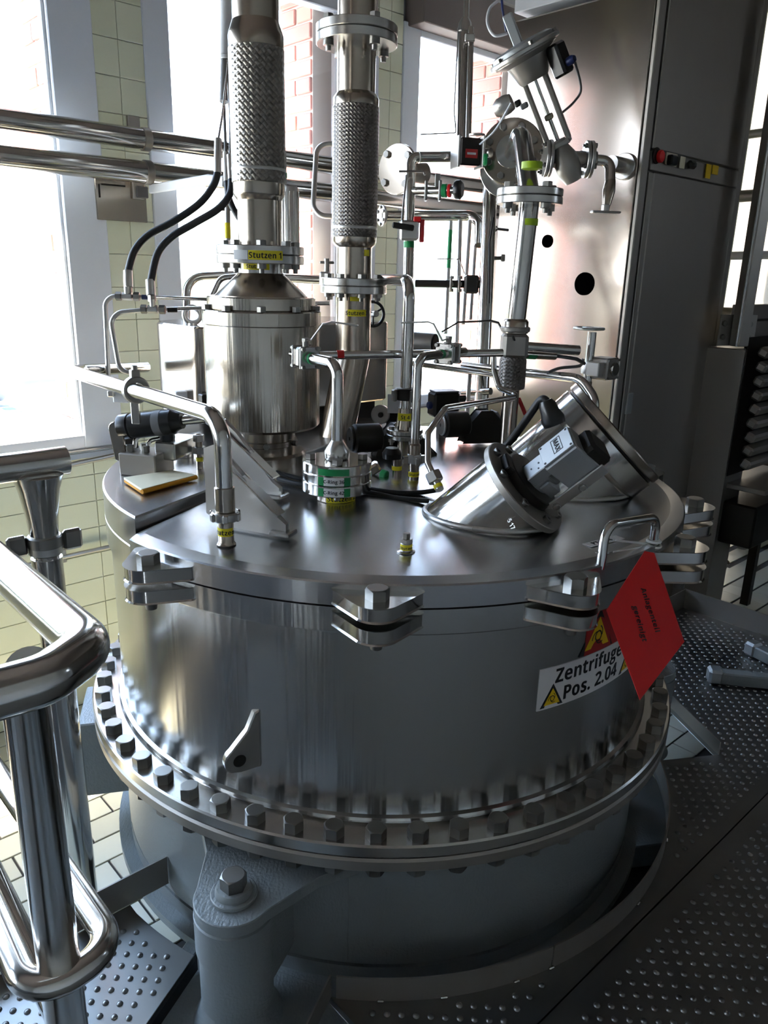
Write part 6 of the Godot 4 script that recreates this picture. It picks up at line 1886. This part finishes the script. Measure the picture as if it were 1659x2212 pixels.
	put(t, "sleeve_end", disc(0.0205, 0.012, 0.0, 0.002, 20), M.pale, along(Vector3(-0.56, 2.1968, -0.5806), Vector3.UP))
	pipe(t, "dark_hose", [Vector3(-0.56, 2.1968, -0.5806), Vector3(-0.5608, 2.065, -0.5398)], 0.015, M.grey, 0.0, 14)
	pipe(t, "thin_line", [Vector3(-0.545, 2.189, -0.5573), Vector3(-0.561, 2.0181, -0.5044), Vector3(-0.5676, 1.9365, -0.4582)], 0.004, M.polished, 0.0, 8)
	pipe(t, "thin_line", [Vector3(-0.5532, 2.1914, -0.5685), Vector3(-0.5315, 2.0149, -0.4826), Vector3(-0.5194, 1.8854, -0.4007)], 0.004, M.polished, 0.0, 8)
	pipe(t, "thin_line", [Vector3(-0.5627, 2.0792, -0.5442), Vector3(-0.5502, 1.9005, -0.489)], 0.005, M.grey, 0.0, 8)
	t = thing("thin_riser", "thin upright rod with yellow sleeves beside the foot of the feed drum pipe", "pipe", Vector3(-0.5582, 1.6393, -0.5129))
	pipe(t, "rod", [Vector3(-0.5663, 1.8179, -0.5681), Vector3(-0.556, 1.6171, -0.5061)], 0.0095, M.satin, 0.0, 14)
	put(t, "yellow_sleeve", disc(0.0102, 0.05, 0.0, 0.001, 14), M.yellow, along(Vector3(-0.5584, 1.6468, -0.5152), Vector3.UP))
	put(t, "cross_bar", box(0.055, 0.010, 0.010, 0.002), M.bolt, at(Vector3(-0.5719, 1.7403, -0.5441)))

	railing()

func railing() -> void:
	# ---- near handrail with two loops, running along the platform edge
	var p := rm(-1.265, 0.0, -0.69)
	var t := thing("handrail", "nearest polished tube railing with looped ends at the left edge of the picture", "railing", p)
	pipe(t, "top_rail", [rm(-1.198, 1.10, 0.9), rm(-1.204, 1.10, -0.765), rm(-1.275, 1.10, -0.81), rm(-1.60, 1.10, -0.79)], 0.030, M.polished, 0.055, 32)
	pipe(t, "knee_rail", [rm(-1.185, 0.57, 0.3), rm(-1.187, 0.57, -0.70), rm(-1.312, 0.57, -0.715), rm(-1.30, 0.57, -0.45)], 0.0212, M.polished, 0.055, 28)
	pipe(t, "post", [p, rm(-1.265, 1.05, -0.69), rm(-1.275, 1.09, -0.76)], 0.029, M.polished, 0.0, 28)
	put(t, "post_foot", box(0.12, 0.010, 0.12, 0.003), M.satin, roomx(-1.265, 0.006, -0.69))
	pipe(t, "brace_rail", [rm(-1.32, 0.92, 0.55), rm(-1.258, 0.42, -0.68)], 0.0212, M.polished, 0.0, 24)
	# ---- second railing, square to it
	p = rm(-0.93, 0.0, 0.21)
	t = thing("handrail", "further tube railing ending in a flared post with a bolted collar", "railing", p)
	pipe(t, "top_rail", [rm(-2.3, 1.10, 0.215), rm(-0.862, 1.10, 0.208)], 0.0345, M.polished, 0.0, 32)
	put(t, "flared_post", lathe(v2([0, 0.80, 0.030, 0.80, 0.031, 0.90, 0.036, 0.97, 0.047, 1.04, 0.058, 1.075, 0.05, 1.08, 0, 1.08]), 36), M.polished, at(p))
	put(t, "post_sleeve", lathe(v2([0.031, 0.875, 0.039, 0.88, 0.039, 0.90, 0.031, 0.905]), 30), M.satin, at(p))
	put(t, "post_tube", lathe(v2([0.0, -0.40, 0.036, -0.40, 0.036, 0.868, 0.031, 0.868, 0.031, 0.84, 0, 0.84]), 32), M.polished, at(p))
	for s in [-1, 1]: put(t, "collar_ear", box(0.046, 0.052, 0.018, 0.006), M.bolt, roomx(-0.93 + s * 0.062, 0.905, 0.21 - 0.01 * s))
	put(t, "collar", disc(0.040, 0.030, 0.030, 0.003, 30), M.bolt, at(p + Vector3(0, 0.895, 0)))
	pipe(t, "mid_rail", [rm(-2.3, 0.55, 0.215), rm(-0.96, 0.55, 0.212)], 0.017, M.polished, 0.0, 20)
	put(t, "floor_clamp", box(0.16, 0.03, 0.05, 0.004), M.dull, roomx(-0.84, -0.381, 0.21))

func right_side() -> void:
	# ---- tall stainless cabinet: bright side towards the windows' light, dark front
	var a0 := 1.735
	var n0 := 0.30
	var t := thing("steel_cabinet", "tall stainless cabinet with a bright mirror-like side and a dark panelled front", "cabinet", rm(a0 + 0.45, -0.4, n0 + 0.38), "", 0.0)
	var X := func(a: float, y: float, n: float) -> Transform3D: return roomx(a, y, n)
	put(t, "carcass", box(0.93, 3.10, 0.76, 0.004), M.dull, roomx(a0 + 0.475, 1.16, n0 + 0.40))
	put(t, "side_panel", box(0.008, 3.05, 0.755, 0.003), M.panel, roomx(a0, 1.175, n0 + 0.40))
	put(t, "top_panel", box(0.93, 1.35, 0.76, 0.004), M.pale, roomx(a0 + 0.48, 3.42, n0 + 0.40))
	put(t, "corner_profile", box(0.052, 4.4, 0.02, 0.004), M.dull, roomx(a0 + 0.026, 1.8, n0 + 0.01))
	put(t, "corner_gap", box(0.008, 4.4, 0.012, 0.001), M.dark, roomx(a0 + 0.058, 1.8, n0 + 0.012))
	put(t, "front_profile", box(0.038, 2.5, 0.022, 0.003), M.dull, roomx(a0 + 0.083, 0.75, n0 + 0.009))
	var W := 0.88
	put(t, "upper_door", box(W, 1.95, 0.018, 0.004), M.dull, roomx(a0 + 0.07 + W / 2, 3.07, n0 + 0.008))
	var sw := put(t, "switch_strip", box(W, 0.078, 0.016, 0.003), M.dull, roomx(a0 + 0.07 + W / 2, 2.048, n0 + 0.008))
	put(t, "lower_door", box(W - 0.04, 1.62, 0.016, 0.004), M.dull, roomx(a0 + 0.11 + W / 2 - 0.02, 1.195, n0 + 0.008))
	put(t, "foot_panel", box(W - 0.04, 0.78, 0.014, 0.003), M.dull, roomx(a0 + 0.11 + W / 2 - 0.02, -0.01, n0 + 0.009))
	put(t, "side_flange", box(0.05, 3.2, 0.03, 0.004), M.dull, roomx(a0 + 0.945, 2.35, n0 + 0.012))
	put(t, "hinge_leaf", box(0.05, 0.10, 0.012, 0.002), M.alu, roomx(a0 + 0.115, 0.98, n0 - 0.004))
	var zs := roomx(0, 0, 0).basis.z
	put(sw, "red_button", disc(0.026, 0.018, 0.0, 0.004, 28), M.red, along(Vector3(1.1527, 2.0669, -1.4742), zs))
	put(sw, "button_base", disc(0.034, 0.006, 0.0, 0.002, 28), M.dark, along(Vector3(1.1374, 2.0691, -1.4653), zs))
	put(sw, "label_field", box(0.10, 0.05, 0.003, 0.0), M.card, Transform3D(Basis(Vector3.UP, TURN), Vector3(1.232, 2.0669, -1.5454)))
	put(sw, "rotary_switch", box(0.055, 0.042, 0.030, 0.006), M.black, Transform3D(Basis(Vector3.UP, TURN), Vector3(1.231, 2.0608, -1.528)))
	put(sw, "label_field", box(0.045, 0.05, 0.003, 0.0), M.card, Transform3D(Basis(Vector3.UP, TURN), Vector3(1.3072, 2.0641, -1.6155)))
	put(sw, "rotary_switch", box(0.060, 0.034, 0.030, 0.010), M.black, Transform3D(Basis(Vector3.UP, TURN), Vector3(1.3632, 2.0602, -1.6513)))
	put(sw, "yellow_label", box(0.05, 0.062, 0.003, 0.0), M.sign_yellow, Transform3D(Basis(Vector3.UP, TURN), Vector3(1.4957, 2.0521, -1.7913)))
	put(sw, "yellow_label", box(0.06, 0.040, 0.003, 0.0), M.sign_yellow, Transform3D(Basis(Vector3.UP, TURN), Vector3(1.5454, 2.0649, -1.8377)))
	# round holes in the bright side
	var xs := roomx(0, 0, 0).basis.x
	put(t, "round_hole", disc(0.030, 0.004, 0.0, 0.001, 28), M.void, along(Vector3(0.7442, 1.7158, -1.7364), -xs))
	put(t, "round_hole", disc(0.052, 0.004, 0.0, 0.001, 36), M.void, along(Vector3(0.9028, 1.5239, -1.5663), -xs))

	# ---- sheet cover right of the cabinet foot, with the square post
	t = thing("post", "square steel post with a bright edge in front of the shelving at right", "post", Vector3(1.8344, 1.234, -1.9294))
	var pb := Vector3(1.8282, 1.2272, -1.9236)
	put(t, "post_tube", box(0.07, 1.9, 0.07, 0.006), M.dull, Transform3D(Basis(Vector3.UP, 0.35), pb + Vector3(0, 0.95, 0)))
	put(t, "bright_edge", box(0.012, 1.9, 0.012, 0.003), M.polished, Transform3D(Basis(Vector3.UP, 0.35), pb + Vector3(-0.030, 0.95, 0.042)))
	put(t, "foot_plate", box(0.24, 0.16, 0.012, 0.002), M.dull, Transform3D(Basis(Vector3.UP, 0.35), pb + Vector3(0.0, 0.08, -0.045)))
	for k in 4: put(t, "plate_bolt", bolt(0.026, 0.014), M.bolt, along(pb + Basis(Vector3.UP, 0.35) * Vector3([-0.085, -0.085, 0.085, 0.085][k], [0.045, 0.115, 0.04, 0.11][k], -0.036), Basis(Vector3.UP, 0.35) * Vector3.BACK))
	t = thing("cross_beam", "flat steel beam behind the post, level with its foot plate", "beam", Vector3(1.8785, 1.3344, -2.0526))
	put(t, "beam", box(1.3, 0.20, 0.05, 0.003), M.dull, roomx(3.3, pb.y + 0.11, 0.20))
	put(t, "beam_lip", box(1.3, 0.012, 0.07, 0.002), M.dark, roomx(3.3, pb.y + 0.13, 0.19))
	t = thing("sheet_cover", "upright folded sheet cover standing between the cabinet and the louvred unit", "cover", Vector3(1.9234, -0.2772, -1.9304))
	put(t, "folded_sheet", slab(v2([0.0, 0.0, 0.05, -0.025, 0.27, -0.02, 0.27, -0.24, 0.0, -0.24]), 1.62, 0.006), M.dull, roomx(2.6783 - 0.08, pb.y - 0.01, 0.10))
	# ---- louvred unit
	var lu := Vector3(2.0234, 0.8024, -1.9552)
	t = thing("louvred_unit", "dark louvred unit with horizontal slats at the right edge of the picture", "machine", Vector3(2.1643, 0.3184, -2.0866))
	var la: float = 2.6430
	for k in 9: put(t, "slat", box(0.60, 0.052, 0.06, 0.012), M.dull, roomx(la + 0.36, 1.20 - k * 0.075, 0.05) * Transform3D(Basis(Vector3.RIGHT, 0.4), Vector3.ZERO))
	put(t, "back_sheet", box(0.66, 0.75, 0.02), M.dark, roomx(la + 0.36, 0.90, 0.13))
	put(t, "lower_box", box(0.62, 0.24, 0.32, 0.01), M.dark, roomx(la + 0.36, 0.26, 0.10))
	put(t, "shelf_tray", box(0.62, 0.03, 0.30, 0.004), M.dull, roomx(la + 0.36, 0.47, 0.06))
	put(t, "unit_leg", box(0.05, 0.52, 0.05), M.dark, roomx(la + 0.60, -0.14, 0.12))
	put(t, "unit_leg", box(0.05, 0.52, 0.05), M.dark, roomx(la + 0.15, -0.14, 0.22))
	t = thing("floor_pipe", "short bent pipe rising from the white tiled floor under the dark box", "pipe", Vector3(2.0385, -0.2, -2.2143))
	pipe(t, "pipe", [Vector3(1.9852, -0.25, -2.242), Vector3(2.0849, -0.2, -2.2944), Vector3(2.1019, -0.1, -2.2608)], 0.030, M.polished, 0.06, 20)
	# ---- pipes and racks far behind the cabinet
	t = thing("rear_rack", "cluttered pale pipes and cabinets far behind the cabinet at the right edge", "rack", rm(4.6, -0.4, 0.7))
	put(t, "back_board", box(0.05, 4.0, 2.6, 0.004), M.room_dark, roomx(4.9, 1.6, -0.4))
	for k in 5: pipe(t, "pipe", [rm(4.6, 0.9 + k * 0.42, 1.2), rm(4.5, 0.95 + k * 0.42, -1.4)], 0.03 + 0.012 * (k % 2), [M.satin, M.tinted, M.pale, M.dull, M.satin][k], 0.0, 16)
	for k in 4: pipe(t, "upright", [rm(4.3, -0.4, 0.6 - k * 0.35), rm(4.3, 3.4, 0.6 - k * 0.35)], 0.035, M.satin, 0.0, 16)
	for k in 5: put(t, "valve_block", box(0.12, 0.10, 0.12, 0.01), [M.tinted, M.dark, M.dull, M.dark, M.tinted][k], roomx(4.25, 1.5 + k * 0.37, 0.55 - (k % 3) * 0.33))
	# ---- square tubes lying on the platform
	var q := [[Vector3(1.343, 0.045, -0.5628), Vector3(1.6441, 0.045, -0.5126)], [Vector3(1.6077, 0.045, -0.8095), Vector3(1.7211, 0.045, -0.5916)]]
	for k in 2:
		var a: Vector3 = q[k][0]
		var b: Vector3 = q[k][1]
		var d := (b - a).normalized()
		var o := thing("square_tube", ["grey square tube with a pale end cap lying on the studded platform, the nearer one", "shorter grey square tube with a pale end cap, the farther one on the platform"][k], "tube", a, "square tubes on the platform")
		put(o, "tube", box(0.05, (b - a).length() + 0.3, 0.05, 0.005), M.paint, along((a + b) / 2 + d * 0.15 + Vector3(0, -0.015, 0), d))
		put(o, "end_cap", box(0.062, 0.055, 0.062, 0.010), M.alu, along(a + d * 0.0 + Vector3(0, -0.012, 0), d))

func outside() -> void:
	# ---- the yard beyond the windows, in full daylight
	var g := structure("floor", "pale yard ground outside the windows", "ground")
	rbox(g, "yard", M.outside, -25, 25, -3.2, -3.0, 2.0, 40.0, 0.0)
	var b := thing("far_building", "long pale industrial building beyond the pipe bridge outside", "building", rm(0, -3, 24), "", TURN)
	loc(b, "facade", box(44, 5.0, 3.0, 0.0), M.outside, at(Vector3(2, 2.5, -1.5)))
	loc(b, "roof", box(45, 0.4, 4.0, 0.0), M.outside_grey, at(Vector3(2, 5.2, -1.5)))
	for k in 10: loc(b, "window", box(2.6, 1.4, 0.1, 0.0), M.outside_grey, at(Vector3(-18 + k * 4.2, 3.0, 0.03)))
	var r := thing("pipe_bridge", "bridge of horizontal green, cream and grey pipes outside the windows", "pipe bridge", rm(1, -3, 8))
	var rows := [[1.36, 0.07, "g"], [1.20, 0.10, "c"], [0.92, 0.05, "c"], [0.62, 0.09, "g"], [0.30, 0.16, "s"], [-0.55, 0.10, "s"], [-0.95, 0.08, "c"]]
	for k in rows.size():
		var w = rows[k]
		pipe(r, "pipe", [rm(-9, w[0], 7.0 + 0.2 * (k % 3)), rm(14, w[0], 7.0 + 0.2 * (k % 3))], w[1], M.outside_green if w[2] == "g" else (M.outside_cream if w[2] == "c" else M.outside_grey), 0.0, 14)
	for k in 8: put(r, "trestle", box(0.14, 4.5, 0.14, 0.0), M.outside_green, roomx(-8 + k * 3.0, -0.76, 7.6))
	for k in 8: put(r, "cross_arm", box(0.12, 0.12, 1.8, 0.0), M.outside_grey, roomx(-8 + k * 3.0, 0.05, 7.3))
